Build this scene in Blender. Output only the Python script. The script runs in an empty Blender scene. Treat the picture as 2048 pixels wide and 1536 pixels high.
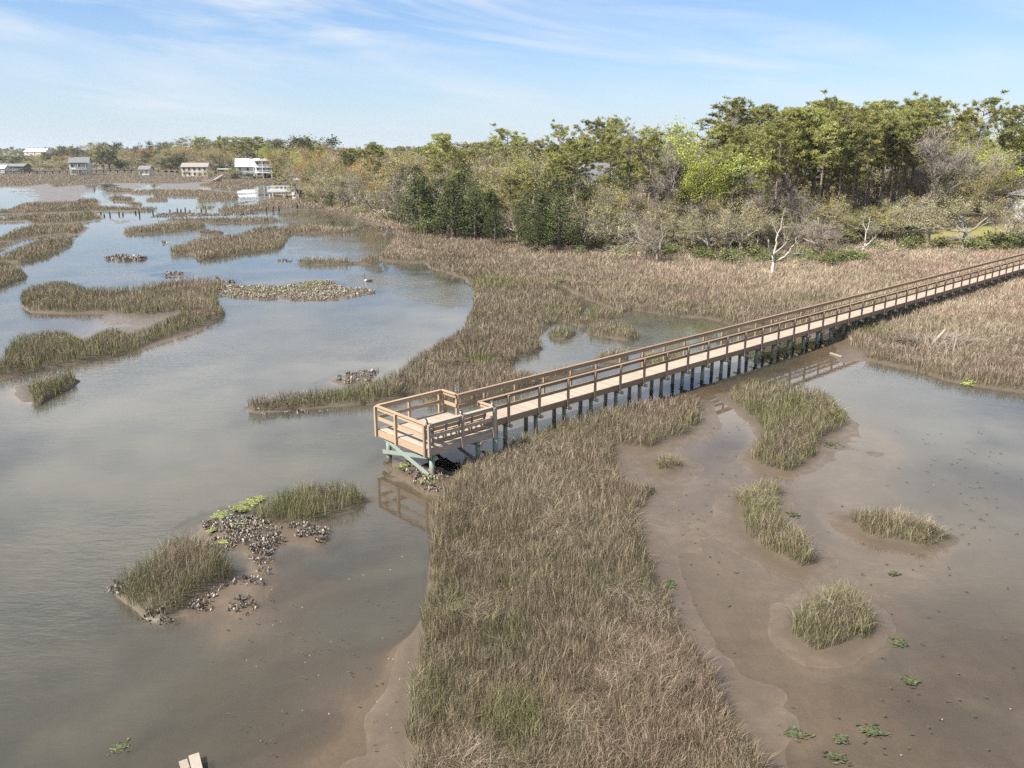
import bpy, math
import numpy as np
from mathutils import Vector, Matrix

scene = bpy.context.scene
COL = scene.collection
rng = np.random.default_rng(7)

# ------------------------------------------------------------------ camera
F_PX, CX, CY, HV, H = 1650.0, 1024.0, 768.0, 304.0, 12.0
PITCH = math.atan((CY - HV) / F_PX)
SP, CP = math.sin(PITCH), math.cos(PITCH)

def at(u, v, z=0.0):
    a = (np.asarray(u, float) - CX) / F_PX
    b = (np.asarray(v, float) - CY) / F_PX
    down = np.maximum(SP + b * CP, 1e-4)
    t = (H - z) / down
    return a * t, (CP - b * SP) * t

def at_y(u, v, Y):
    """point seen at pixel (u, v) that stands Y metres away"""
    a = (u - CX) / F_PX
    b = (v - CY) / F_PX
    t = Y / (CP - b * SP)
    return a * t, Y, H - (SP + b * CP) * t

def px(x, y, z=0.0):
    d = np.asarray(z, float) - H
    zc = np.maximum(y * CP - d * SP, 0.5)
    yc = -(y * SP + d * CP)
    return CX + F_PX * x / zc, CY + F_PX * yc / zc

cam = bpy.data.cameras.new('camera')
cam.sensor_width = 36.0
cam.lens = 36.0 * F_PX / 2048.0
cam.clip_end = 9000.0
cam_o = bpy.data.objects.new('camera', cam)
COL.objects.link(cam_o)
cam_o.location = (0, 0, H)
cam_o.rotation_euler = (math.pi / 2 - PITCH, 0, 0)
scene.camera = cam_o

# ------------------------------------------------------------------ helpers
def mesh(name, V, faces, attrs=None, mat=None, smooth=False):
    V = np.asarray(V, np.float32).reshape(-1, 3)
    me = bpy.data.meshes.new(name)
    if not isinstance(faces, (list, tuple)):
        faces = [faces]
    faces = [np.asarray(f, np.int32) for f in faces if len(f)]
    me.vertices.add(len(V))
    me.vertices.foreach_set('co', V.ravel())
    if faces:
        li = np.concatenate([f.ravel() for f in faces])
        cnt = np.concatenate([np.full(len(f), f.shape[1], np.int32) for f in faces])
        st = np.concatenate([[0], np.cumsum(cnt)[:-1]]).astype(np.int32)
        me.loops.add(len(li))
        me.loops.foreach_set('vertex_index', li)
        me.polygons.add(len(cnt))
        me.polygons.foreach_set('loop_start', st)
        me.polygons.foreach_set('use_smooth', np.full(len(cnt), smooth, bool))
    for k, a in (attrs or {}).items():
        a = np.asarray(a, np.float32)
        if a.ndim == 1:
            at_ = me.attributes.new(k, 'FLOAT', 'POINT')
            at_.data.foreach_set('value', a)
        else:
            if a.shape[1] == 3:
                a = np.concatenate([a, np.ones((len(a), 1), np.float32)], 1)
            at_ = me.attributes.new(k, 'FLOAT_COLOR', 'POINT')
            at_.data.foreach_set('color', a.ravel())
    me.update(calc_edges=True)
    if mat:
        me.materials.append(mat)
    return me

def put(name, data, parent=None, loc=None, label=None, cat=None, group=None, kind=None, rotz=None):
    o = bpy.data.objects.new(name, data)
    COL.objects.link(o)
    if parent is not None:
        o.parent = parent
    if loc is not None:
        o.location = loc
    if rotz is not None:
        o.rotation_euler = (0, 0, rotz)
    if label: o['label'] = label
    if cat: o['category'] = cat
    if group: o['group'] = group
    if kind: o['kind'] = kind
    return o

class MB:
    """collects boxes, beams, tubes and loose faces for one mesh"""
    def __init__(self):
        self.V, self.F4, self.F3, self.R, self.n = [], [], [], [], 0
    def add(self, V, F4=(), F3=(), r=None):
        V = np.asarray(V, float).reshape(-1, 3)
        self.V.append(V)
        if len(F4): self.F4.append(np.asarray(F4, int) + self.n)
        if len(F3): self.F3.append(np.asarray(F3, int) + self.n)
        r = rng.random() if r is None else r
        self.R.append(np.broadcast_to(np.asarray(r, float), (len(V),)))
        self.n += len(V)
    BOX = np.array([[0, 3, 2, 1], [4, 5, 6, 7], [0, 1, 5, 4], [1, 2, 6, 5], [2, 3, 7, 6], [3, 0, 4, 7]])
    def box(self, c, ax, ay, az, r=None):
        """box about c with half-axis vectors"""
        c, ax, ay, az = (np.asarray(q, float) for q in (c, ax, ay, az))
        V = [c - ax - ay - az, c + ax - ay - az, c + ax + ay - az, c - ax + ay - az,
             c - ax - ay + az, c + ax - ay + az, c + ax + ay + az, c - ax + ay + az]
        self.add(V, self.BOX, r=r)
    def beam(self, p0, p1, w, h, up=(0, 0, 1), r=None):
        """p0->p1 centre line, w across, h along up"""
        p0, p1 = np.asarray(p0, float), np.asarray(p1, float)
        d = p1 - p0
        L = np.linalg.norm(d); d = d / L
        up = np.asarray(up, float)
        s = np.cross(d, up); s /= np.linalg.norm(s) + 1e-9
        uu = np.cross(s, d)
        self.box((p0 + p1) / 2, d * L / 2, s * w / 2, uu * h / 2, r)
    def tube(self, P, R, sides=6, r=None, cap=True):
        P = np.asarray(P, float); n = len(P)
        R = np.broadcast_to(np.asarray(R, float), (n,))
        T = np.gradient(P, axis=0)
        T /= np.linalg.norm(T, axis=1)[:, None] + 1e-9
        ref = np.array([0.3, 0.9, 0.1]) if abs(T[0][2]) > 0.8 else np.array([0, 0, 1.0])
        a = np.arange(sides) * 2 * math.pi / sides
        V = np.zeros((n, sides, 3))
        for i in range(n):
            s = np.cross(T[i], ref); s /= np.linalg.norm(s) + 1e-9
            q = np.cross(s, T[i])
            V[i] = P[i] + R[i] * (np.cos(a)[:, None] * s + np.sin(a)[:, None] * q)
        F = []
        for i in range(n - 1):
            for k in range(sides):
                k2 = (k + 1) % sides
                F.append((i * sides + k, i * sides + k2, (i + 1) * sides + k2, (i + 1) * sides + k))
        V = V.reshape(-1, 3)
        F3 = []
        if cap:
            V = np.vstack([V, P[-1][None], P[0][None]])
            m = n * sides
            for k in range(sides):
                F3.append(((n - 1) * sides + k, (n - 1) * sides + (k + 1) % sides, m))
                F3.append((k, m + 1, (k + 1) % sides))
        self.add(V, F, F3, r)
    def build(self, name, mat, smooth=False):
        V = np.concatenate(self.V) if self.V else np.zeros((0, 3))
        fs = []
        if self.F4: fs.append(np.concatenate(self.F4))
        if self.F3: fs.append(np.concatenate(self.F3))
        return mesh(name, V, fs, {'rnd': np.concatenate(self.R) if self.R else np.zeros(0)}, mat, smooth)
    def obj(self, name, mat, parent=None, smooth=False, **kw):
        return put(name, self.build(name, mat, smooth), parent, **kw)

def hash2(ix, iy, seed):
    h = (ix.astype(np.int64) * 374761393 + iy.astype(np.int64) * 668265263 + seed * 974634377) & 0xffffffff
    h = ((h ^ (h >> 13)) * 1274126177) & 0xffffffff
    h = h ^ (h >> 16)
    return (h & 0xffffff) / float(0xffffff)

def vnoise(x, y, scale, seed=0):
    x = np.asarray(x, float) / scale; y = np.asarray(y, float) / scale
    ix, iy = np.floor(x), np.floor(y)
    fx, fy = x - ix, y - iy
    fx = fx * fx * (3 - 2 * fx); fy = fy * fy * (3 - 2 * fy)
    a, b = hash2(ix, iy, seed), hash2(ix + 1, iy, seed)
    c, d = hash2(ix, iy + 1, seed), hash2(ix + 1, iy + 1, seed)
    return (a * (1 - fx) + b * fx) * (1 - fy) + (c * (1 - fx) + d * fx) * fy

def fbm(x, y, scale, seed=0, o=3):
    s, w, t = 0, 0, 1.0
    for i in range(o):
        s = s + t * vnoise(x, y, scale / 2 ** i, seed + i * 17); w += t; t *= .5
    return s / w

def sstep(a, b, x):
    t = np.clip((x - a) / (b - a), 0, 1)
    return t * t * (3 - 2 * t)

# ------------------------------------------------------------------ node materials
class NT:
    def __init__(self, name):
        self.m = bpy.data.materials.new(name); self.m.use_nodes = True
        self.t = self.m.node_tree; self.t.nodes.clear()
        self.out = self.t.nodes.new('ShaderNodeOutputMaterial')
    def n(self, typ, **kw):
        nd = self.t.nodes.new(typ)
        for k, v in kw.items():
            if k == 'ins':
                for i, val in v.items():
                    if isinstance(val, bpy.types.NodeSocket): self.t.links.new(val, nd.inputs[i])
                    else: nd.inputs[i].default_value = val
            else: setattr(nd, k, v)
        return nd
    def link(self, a, b): self.t.links.new(a, b)
    def attr(self, name, out='Fac'): return self.n('ShaderNodeAttribute', attribute_name=name).outputs[out]
    def noise(self, vec, scale, detail=4, rough=.55, out='Fac', dist=0.0):
        nd = self.n('ShaderNodeTexNoise', ins={'Scale': scale, 'Detail': detail, 'Roughness': rough, 'Distortion': dist})
        if vec is not None: self.link(vec, nd.inputs['Vector'])
        return nd.outputs[out]
    def ramp(self, fac, stops):
        nd = self.n('ShaderNodeValToRGB'); self.link(fac, nd.inputs[0])
        el = nd.color_ramp.elements
        while len(el) < len(stops): el.new(.5)
        for e, (p, c) in zip(el, stops):
            e.position = p; e.color = (*c, 1) if len(c) == 3 else c
        return nd.outputs[0]
    def mix(self, f, a, b, mode='MIX'):
        nd = self.n('ShaderNodeMix', data_type='RGBA', blend_type=mode)
        for s, v in ((nd.inputs[0], f), (nd.inputs[6], a), (nd.inputs[7], b)):
            if isinstance(v, bpy.types.NodeSocket): self.link(v, s)
            elif s.type == 'RGBA': s.default_value = (*v, 1) if len(v) == 3 else v
            else: s.default_value = v
        return nd.outputs[2]
    def math(self, op, a, b=0.0, c=None, clamp=False):
        nd = self.n('ShaderNodeMath', operation=op, use_clamp=clamp)
        for i, v in enumerate((a, b) if c is None else (a, b, c)):
            if isinstance(v, bpy.types.NodeSocket): self.link(v, nd.inputs[i])
            else: nd.inputs[i].default_value = v
        return nd.outputs[0]
    def maprange(self, v, a, b, c=0.0, d=1.0):
        nd = self.n('ShaderNodeMapRange', ins={0: v, 1: a, 2: b, 3: c, 4: d}); return nd.outputs[0]
    def pos(self): return self.n('ShaderNodeNewGeometry').outputs['Position']
    def bump(self, h, strength, dist):
        return self.n('ShaderNodeBump', ins={'Strength': strength, 'Distance': dist, 'Height': h}).outputs[0]
    def bsdf(self, col, rough=.7, spec=.3, normal=None, **ins):
        nd = self.n('ShaderNodeBsdfPrincipled')
        for k, v in {'Base Color': col, 'Roughness': rough, 'Specular IOR Level': spec, **ins}.items():
            s = nd.inputs[k]
            if isinstance(v, bpy.types.NodeSocket): self.link(v, s)
            elif s.type == 'RGBA': s.default_value = (*v, 1)
            else: s.default_value = v
        if normal is not None: self.link(normal, nd.inputs['Normal'])
        return nd.outputs[0]
    def done(self, sh):
        self.link(sh, self.out.inputs[0]); return self.m

def wood_mat(name, c1, c2, grain=18.0, rough=.75):
    t = NT(name)
    co = t.n('ShaderNodeTexCoord').outputs['Object']
    r = t.attr('rnd')
    n1 = t.noise(co, 3.0, 5, .6); n2 = t.noise(co, grain, 4, .65)
    f = t.math('ADD', t.math('MULTIPLY', r, .55), t.math('MULTIPLY', n1, .45))
    c = t.mix(f, c1, c2)
    c = t.mix(t.maprange(n2, .35, .75), c, tuple(q * .72 for q in c2))
    return t.done(t.bsdf(c, rough, .25, t.bump(n2, .3, .01)))

def plain_mat(name, c, rough=.7, var=.15, scale=4.0, spec=.3):
    t = NT(name)
    n = t.noise(t.pos(), scale, 4, .6)
    col = t.mix(n, tuple(q * (1 - var) for q in c), tuple(min(1, q * (1 + var)) for q in c))
    return t.done(t.bsdf(col, rough, spec))

def leaf_mat(name, stops, trans=.25):
    t = NT(name)
    r = t.attr('rnd')
    oi = t.n('ShaderNodeObjectInfo').outputs['Random']
    f = t.math('ADD', t.math('MULTIPLY', r, .7), t.math('MULTIPLY', oi, .3))
    c = t.ramp(f, stops)
    hs = t.n('ShaderNodeHueSaturation', ins={'Hue': t.maprange(oi, 0, 1, .485, .515), 'Value': t.maprange(t.math('FRACT', t.math('MULTIPLY', oi, 7.31)), 0, 1, .85, 1.2), 'Color': c})
    c = hs.outputs[0]
    d = t.bsdf(c, .65, .25)
    tr = t.n('ShaderNodeBsdfTranslucent', ins={0: c}).outputs[0]
    mx = t.n('ShaderNodeMixShader', ins={0: trans, 1: d, 2: tr})
    return t.done(mx.outputs[0])
# ------------------------------------------------------------------ the marsh map (outlines measured on the ground)
def P(s):
    return np.array([[float(q) for q in w.split(',')] for w in s.split()])

def ground_outline(pts, hg=0.6, z0=0.1):
    """outline of a stand of grass -> outline of its roots on the ground"""
    n = len(pts)
    area = 0.5 * np.sum(pts[:, 0] * np.roll(pts[:, 1], -1) - np.roll(pts[:, 0], -1) * pts[:, 1])
    nx = np.roll(pts, -1, 0) - np.roll(pts, 1, 0)
    nrm = np.stack([nx[:, 1], -nx[:, 0]], 1) * (1 if area > 0 else -1)
    nrm /= np.linalg.norm(nrm, axis=1)[:, None] + 1e-9
    z = z0 + hg * .8 * np.clip(-nrm[:, 1] * 1.3, 0, 1)
    X, Y = at(pts[:, 0], pts[:, 1], z)
    return np.stack([X, Y], 1)

def inside(poly, x, y):
    r = np.zeros(x.shape, bool)
    x1, y1 = poly[:, 0], poly[:, 1]
    x2, y2 = np.roll(x1, -1), np.roll(y1, -1)
    for a, b, c, d in zip(x1, y1, x2, y2):
        if b == d: continue
        m = ((b > y) != (d > y))
        r ^= m & (x < (c - a) * (y - b) / (d - b) + a)
    return r

def sdist(poly, x, y, lim=4.0):
    """signed distance, positive inside, clipped to +-lim"""
    x = np.asarray(x, float); y = np.asarray(y, float)
    out = np.full(x.shape, -lim)
    lo, hi = poly.min(0) - lim, poly.max(0) + lim
    m = (x > lo[0]) & (x < hi[0]) & (y > lo[1]) & (y < hi[1])
    if not m.any(): return out
    px_, py_ = x[m], y[m]
    d2 = np.full(px_.shape, lim * lim)
    x1, y1 = poly[:, 0], poly[:, 1]
    for a, b, c, d in zip(x1, y1, np.roll(x1, -1), np.roll(y1, -1)):
        s = (px_ > min(a, c) - lim) & (px_ < max(a, c) + lim) & (py_ > min(b, d) - lim) & (py_ < max(b, d) + lim)
        if not s.any(): continue
        qx, qy = px_[s], py_[s]
        ex, ey = c - a, d - b
        t = np.clip(((qx - a) * ex + (qy - b) * ey) / (ex * ex + ey * ey + 1e-9), 0, 1)
        d2[s] = np.minimum(d2[s], (qx - a - t * ex) ** 2 + (qy - b - t * ey) ** 2)
    dd = np.sqrt(d2)
    out[m] = np.where(inside(poly, px_, py_), dd, -dd)
    return out

# name-less areas of continuous marsh ('stuff') ---------------------------------
A = P("868,1050 872,1010 880,985 893,960 912,936 938,916 985,897 1010,876 1060,853 1110,836 1180,814 1260,797 1330,786 1393,784 1402,800 1396,845 1372,866 1330,880 1295,897 1255,892 1225,895 1228,920 1250,945 1290,960 1306,978 1285,1000 1273,1020 1284,1071 1313,1142 1339,1195 1376,1269 1416,1313 1451,1379 1462,1432 1513,1476 1557,1536 1610,1600 1680,1760 780,1760 812,1600 825,1536 813,1471 824,1430 824,1366 832,1303 838,1256 854,1192 862,1129")
B = P("520,400 560,394 600,396 640,402 700,412 760,420 820,430 900,420 1200,420 2600,400 2600,900 2300,850 2048,782 1943,768 1894,758 1826,738 1777,727 1736,717 1733,700 1701,690 1690,672 1676,660 1610,664 1533,655 1490,652 1452,645 1415,634 1366,632 1305,624 1264,618 1244,622 1215,612 1171,594 1122,568 1100,572 1140,592 1176,606 1160,612 1166,636 1180,640 1170,652 1155,648 1120,640 1092,650 1085,665 1078,660 1080,676 1082,697 1060,706 1030,712 1022,728 1080,742 1117,730 1156,725 1195,718 1200,735 1120,752 1060,772 1000,790 955,800 918,808 850,803 845,790 830,780 800,792 750,804 690,807 615,815 560,820 498,822 483,808 492,794 525,788 580,779 640,776 700,768 745,757 792,742 808,725 832,705 862,686 900,665 928,645 942,622 949,595 946,572 932,557 900,545 862,536 853,524 812,524 766,520 763,510 772,498 783,480 795,470 800,461 780,458 762,447 714,440 708,430 640,420 608,418 560,419 532,421 480,427 433,421 452,413 512,407")
FAR = P("-300,344 -300,338 200,338 400,340 545,345 560,356 548,364 528,368 480,363 440,360 400,364 350,367 270,366 210,366 145,371 110,374 97,366 60,372 -300,375")
# isolated islands: (points, grass height, label)
ISL = [
 (P("42,587 56,568 106,554 141,559 175,570 219,571 266,570 297,562 341,556 375,552 425,553 450,562 444,580 428,587 444,609 450,631 434,637 391,656 312,681 250,706 156,724 94,734 0,755 -90,772 -90,720 0,709 9,696 31,665 78,654 125,652 156,665 162,671 184,665 200,649 228,646 256,656 290,646 328,634 359,621 359,615 344,623 281,629 241,627 234,621 156,624 62,623 44,609"), .7, "hooked grass island curling round a grey mud notch on the left side of the creek"),
 (P("50,770 60,752 100,740 140,734 155,744 158,760 130,780 100,795 75,808 66,800 62,782"), .7, "small bright green grass clump just below the hooked island at the left edge"),
 (P("-120,524 0,519 20,521 35,528 50,540 54,552 40,560 0,573 -120,590"), .7, "rounded brown grass bank cut by the left edge above the hooked island"),
 (P("-120,505 0,507 40,490 75,475 120,468 140,467 146,480 142,487 120,500 95,512 40,525 20,523 -120,517"), .7, "yellow-green grass bank on the left edge with a dark undercut creek side"),
 (P("-120,470 0,470 30,455 60,449 100,446 160,445 171,452 165,460 148,470 135,465 100,468 75,472 28,481 -120,486"), .7, "brown marsh bank reaching from the left edge to a point in the creek"),
 (P("-120,489 0,482 20,480 29,487 0,496 -120,500"), .7, "short sliver of grass at the left edge between two larger banks"),
 (P("-120,434 0,432 60,426 130,425 180,420 196,428 202,437 170,443 110,447 70,447 55,440 0,443 -120,446"), .7, "green topped grass strip at the left end of the row of old stubs"),
 (P("-120,420 0,416 20,415 50,403 80,402 150,400 160,395 190,394 195,403 190,408 230,410 300,412 318,416 300,421 220,421 140,424 60,426 -120,430"), .7, "long low grass island with a raised right knob in front of the pale mudflat"),
 (P("212,379 222,375 262,375 262,384 230,386 213,385"), .7, "small dark grass islet in the pale shallows below the far white house"),
 (P("219,395 228,389 262,391 266,399 262,403 226,402"), .7, "small dome of grass alone in the water between the far islets"),
 (P("256,408 262,402 280,402 286,408 270,411"), .6, "tiny grass dome just behind the long low island with the raised knob"),
 (P("290,397 300,393 334,394 334,401 300,402 291,401"), .6, "small flat grass islet left of the broad tan far island"),
 (P("260,387 275,378 312,376 400,377 469,384 478,393 469,400 398,402 397,394 344,393 309,393 306,387 281,388"), .7, "broad tan grass island in mid water in front of the covered dock"),
 (P("400,366 440,361 520,362 530,367 500,375 470,380 430,376 400,371"), .6, "low brown grass island beside the gangway of the covered dock"),
 (P("313,437 345,432 400,432 450,432 520,430 545,431 570,438 560,442 500,446 430,446 390,443 330,441"), .7, "narrow dark grass island just below the row of old stubs"),
 (P("249,456 262,452 330,442 390,440 416,446 415,453 380,460 310,465 252,468"), .75, "slug shaped grass island standing clear in the creek below the row of old stubs"),
 (P("394,463 410,457 440,459 450,466 430,468 405,468"), .4, "scruffy little grass hummock on oysters between two larger islands"),
 (P("339,490 403,471 469,465 525,449 585,449 640,449 703,453 715,460 690,464 640,466 585,467 576,472 572,482 560,497 500,505 440,514 397,519 392,510 375,507 345,509"), .75, "large crooked grass island with a thin tail reaching toward the dark cedars"),
 (P("594,518 605,511 680,511 715,514 714,527 650,529 600,528"), .75, "thin straight grass strip above the swimming goose"),
 (P("717,513 735,506 757,508 759,524 740,529 718,527"), .8, "short tall tuft of grass beside the thin straight strip"),
 (P("240,1153 261,1132 285,1111 321,1076 363,1062 405,1062 433,1072 444,1097 472,1125 461,1153 419,1178 377,1199 370,1216 331,1230 296,1227 264,1202 230,1180"), .7, "green shaggy grass clump at the lower left end of the oyster bar"),
 (P("505,1012 517,995 560,977 602,956 672,949 718,960 730,998 707,1016 662,1030 619,1044 532,1051 507,1041"), .75, "brown-green grass clump behind the oyster bar, left of the viewing platform"),
 (P("1455,776 1470,760 1508,750 1559,753 1597,760 1648,773 1671,796 1690,838 1680,852 1655,866 1632,880 1627,908 1601,930 1570,939 1526,930 1504,917 1504,902 1513,882 1530,866 1524,845 1483,812 1458,790"), .65, "large curved grass island close to the boardwalk pilings on the right"),
 (P("1478,988 1486,970 1513,948 1548,952 1557,979 1552,1005 1583,1045 1614,1071 1632,1106 1627,1124 1601,1128 1566,1115 1530,1093 1495,1062 1480,1027"), .6, "slanted narrow grass island on the mudflat below the large curved one"),
 (P("1691,1027 1706,1010 1746,1001 1812,1014 1878,1036 1896,1058 1891,1076 1856,1089 1790,1080 1737,1067 1698,1049"), .6, "oval straw coloured grass island alone in the right hand shallows"),
 (P("1599,1212 1623,1181 1671,1155 1715,1168 1742,1203 1753,1247 1733,1269 1671,1300 1623,1291 1596,1265"), .65, "round grass clump with a green crown nearest the bottom right corner"),
 (P("1302,930 1306,912 1330,902 1358,910 1366,930 1340,942 1312,942"), .4, "small scruffy tuft on the mud beside the main marsh strip"),
 (P("1173,655 1190,638 1250,640 1275,660 1276,674 1255,679 1200,671 1175,666"), .6, "rounded grass hummock in the pond behind the boardwalk, with a grey mud rim"),
 (P("1168,628 1180,612 1215,610 1244,617 1243,634 1200,638 1172,640"), .6, "darker grass hummock at the mouth of the narrow creek behind the pond"),
 (P("1094,664 1105,648 1140,650 1152,665 1135,677 1100,675"), .6, "small round hummock of grass on the near left side of the pond"),
 (P("1195,706 1210,694 1245,691 1256,704 1250,722 1200,720"), .6, "small reddish hummock against the far handrail of the boardwalk"),
 (P("1280,715 1310,700 1360,698 1378,710 1370,728 1300,738"), .5, "low reddish hummock seen through the boardwalk handrails over the pond"),
]
OY = dict(
 BIG=P("430,582 450,572 500,571 560,573 620,563 660,561 690,575 740,579 758,584 720,590 690,597 640,600 560,598 500,597 440,591"),
 BAR1=P("408,1042 440,1035 500,1034 530,1050 570,1052 625,1046 657,1060 640,1085 580,1086 530,1108 500,1108 480,1100 440,1100 420,1070"),
 BAR2=P("440,1165 480,1150 538,1150 542,1172 525,1205 480,1226 440,1210 380,1207 420,1188"),
 BAR3=P("495,1118 520,1112 545,1118 540,1142 515,1148 500,1135"),
 OVAL=P("204,517 230,511 270,511 297,515 280,520 230,521"),
 HEAP=P("319,487 330,484 340,487 330,489"), HEAP2=P("320,548 335,545 370,546 368,553 330,553"), SPIT=P("425,553 450,558 478,566 470,570 430,565"),
 UNDER=P("795,925 850,932 905,938 935,922 910,950 892,968 880,985 852,984 818,966 792,945"),
 TONGUE=P("660,760 700,745 750,738 760,745 735,765 690,772"))
OY_G = [np.stack(at(q[:, 0], q[:, 1], .05), 1) for q in OY.values()]
LAND = P("500,386 560,391 600,396 640,404 700,415 760,425 800,436 850,460 900,470 960,468 1000,476 1050,492 1100,497 1150,500 1250,503 1300,505 1380,500 1450,505 1500,515 1600,510 1700,497 1760,485 1850,478 1980,486 2048,486 2600,490 2600,330 1500,330 900,330 640,338 560,347 530,345 400,339 100,338 -400,337 -400,322 2600,322")
LAND = np.stack(at(LAND[:, 0], LAND[:, 1], .3), 1)
POLY_A = ground_outline(A); POLY_B = ground_outline(B, .55); POLY_FAR = ground_outline(FAR, .6)
ISL_G = [ground_outline(p, h) for p, h, _ in ISL]
ALLG = [POLY_A, POLY_B, POLY_FAR] + ISL_G

# bed heights where no grass grows (pixel, metres)
BED = np.array([[float(q) for q in w.split(',')] for w in """
100,1100,-.5 100,800,-.6 400,900,-.6 700,880,-.5 600,650,-.6 800,620,-.5 300,800,-.7 650,540,-.5 400,480,-.5 250,550,-.5 0,1300,-.5 150,1330,-.4 50,1500,-.35 0,620,-.4
300,1300,-.2 450,1400,-.12 600,1450,-.09 750,1500,-.02 800,1450,.01 780,1530,.02 700,1250,-.16 700,1100,-.24 790,1100,-.2 820,1010,-.1 600,1180,-.1 350,1500,-.14 550,1300,-.1 230,1430,-.28 820,1200,-.16 810,1330,-.05 480,1250,-.05
1400,850,.01 1330,960,.015 1450,900,-.05 1490,880,-.07 1450,950,-.035 1420,1000,-.025 1400,1150,-.01 1340,1060,.012 1450,1250,-.012 1560,1180,-.004 1500,1080,.015 1560,1330,-.02 1500,1390,.015 1650,1420,-.04 1550,1250,-.012 1800,1300,-.06 1950,1200,-.07 2000,1450,-.07 1900,950,-.14 2000,900,-.2 1900,830,-.25 1750,750,-.18 1620,985,-.04 1720,900,-.01 1650,1050,-.05 1780,1130,-.04 1700,1000,-.04 1480,790,-.1 1430,800,-.03 1550,720,-.1 1650,700,-.02 1690,705,.02 1620,672,.0 1400,1350,-.005 1700,1530,-.05 1550,1450,.0 1470,1120,.0 1900,1050,-.08
1130,700,-.3 1280,650,-.32 1200,660,-.2 1160,590,-.12 1400,680,-.32 1500,690,-.28 1560,690,-.22 1430,720,-.3
150,385,.03 50,395,.0 250,372,.03 350,368,.02 20,405,-.02 100,378,.02 380,369,.02 180,392,-.03 450,400,-.3 480,440,-.3 700,440,-.3 700,490,-.3 -100,390,.0 240,384,-.05 330,410,-.3 400,424,-.02 250,430,.0 350,424,.0
300,634,.03 240,640,.0 150,640,-.06 60,790,.0 900,840,-.25 820,960,-.06 800,930,-.1 920,930,-.05 1000,850,-.3 600,790,-.3 750,460,-.06
200,363,-.02 -100,700,-.5 -100,1100,-.5 2200,1000,-.2 2200,1400,-.1
""".split()])

def bed(x, y):
    u, v = px(x, y, 0.0)
    v = np.maximum(v, 320)
    num, den = 0, 0
    for bu, bv, bz in BED:
        w = 1.0 / (((u - bu) * .55) ** 2 + (v - bv) ** 2 + 120.0) ** 2
        num = num + w * bz; den = den + w
    return num / den

def grass_sd(x, y):
    s = np.full(np.shape(x), -4.0)
    for g in ALLG: s = np.maximum(s, sdist(g, x, y))
    return s

def terrain(x, y):
    x = np.atleast_1d(np.asarray(x, float)); y = np.atleast_1d(np.asarray(y, float))
    sc = np.clip(y / 60.0, .5, 3.0)
    sg = grass_sd(x, y) + (fbm(x, y, 1.6, 3) - .5) * .6 * np.minimum(sc, 1.5)
    b = bed(x, y)
    b = b + (fbm(x, y, 2.2, 11, 4) - .5) * .035 * (b > -.2) + (fbm(x, y, 7.0, 12, 3) - .5) * .03
    b = b + (fbm(x, y, .8, 15, 3) - .5) * .035 * sstep(-.12, -.03, b)
    w = .25 + 1.0 * sstep(-.16, .0, b)
    k = sstep(-w, 0, sg)
    z = b * (1 - k) + np.maximum(b, .05) * k
    z = z + .16 * sstep(-.1, .35, sg) + .06 * (fbm(x, y, 5, 5) - .4) * sstep(0, 1, sg)
    for og in OY_G:
        so_ = sdist(og, x, y, 1.5)
        hump = -.12 + .19 * sstep(-.5, .4, so_ + (fbm(x, y, .9, 14) - .5) * .8)
        z = np.where(so_ > -.9, np.maximum(z, hump), z)
    # the wood and the lawn stand on firmer, higher ground
    sl = sdist(LAND, x, y, 30.0)
    z = z + 1.9 * sstep(-3, 26, sl) + .5 * (fbm(x, y, 14, 9) - .5) * sstep(0, 8, sl)
    far = sstep(700, 1400, y)
    return z + 2.0 * far

def ground_z(x, y):
    return float(terrain(x, y)[0])

# ---- ground sheet
rows = [3.0]
while rows[-1] < 8000: rows.append(rows[-1] * (1.0075 if rows[-1] < 130 else 1.014 if rows[-1] < 700 else 1.05))
rows = np.array(rows)
cols = np.linspace(-1.25, 1.25, 560)
GX = (cols[None, :] * rows[:, None] * 1.0); GY = np.broadcast_to(rows[:, None], GX.shape)
gx, gy = GX.ravel(), GY.ravel()
gz = terrain(gx, gy)
nr, nc = GX.shape
i = np.arange(nr - 1)[:, None] * nc + np.arange(nc - 1)[None, :]
quads = np.stack([i, i + 1, i + nc + 1, i + nc], -1).reshape(-1, 4)
sgv = grass_sd(gx, gy)
slv = sdist(LAND, gx, gy, 30.0)
gu, gv = px(gx, gy, 0)
LAWN = np.stack(at(*P("1790,492 1830,473 1870,462 1950,458 2060,456 2300,456 2300,492 2048,490 1960,490 1870,480").T, .8), 1)
SAND = np.stack(at(*P("1225,508 1240,497 1300,494 1350,497 1400,500 1480,507 1400,511 1300,511").T, .4), 1)
lawnv = sstep(-2, 2, sdist(LAWN, gx, gy, 6.0)); sandv = sstep(-1.5, 1.5, sdist(SAND, gx, gy, 6.0))
zone = np.stack([sstep(-.45, .1, sgv), np.maximum(sstep(0, 5, slv), sstep(700, 1000, gy)), lawnv, sandv], 1)

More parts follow.
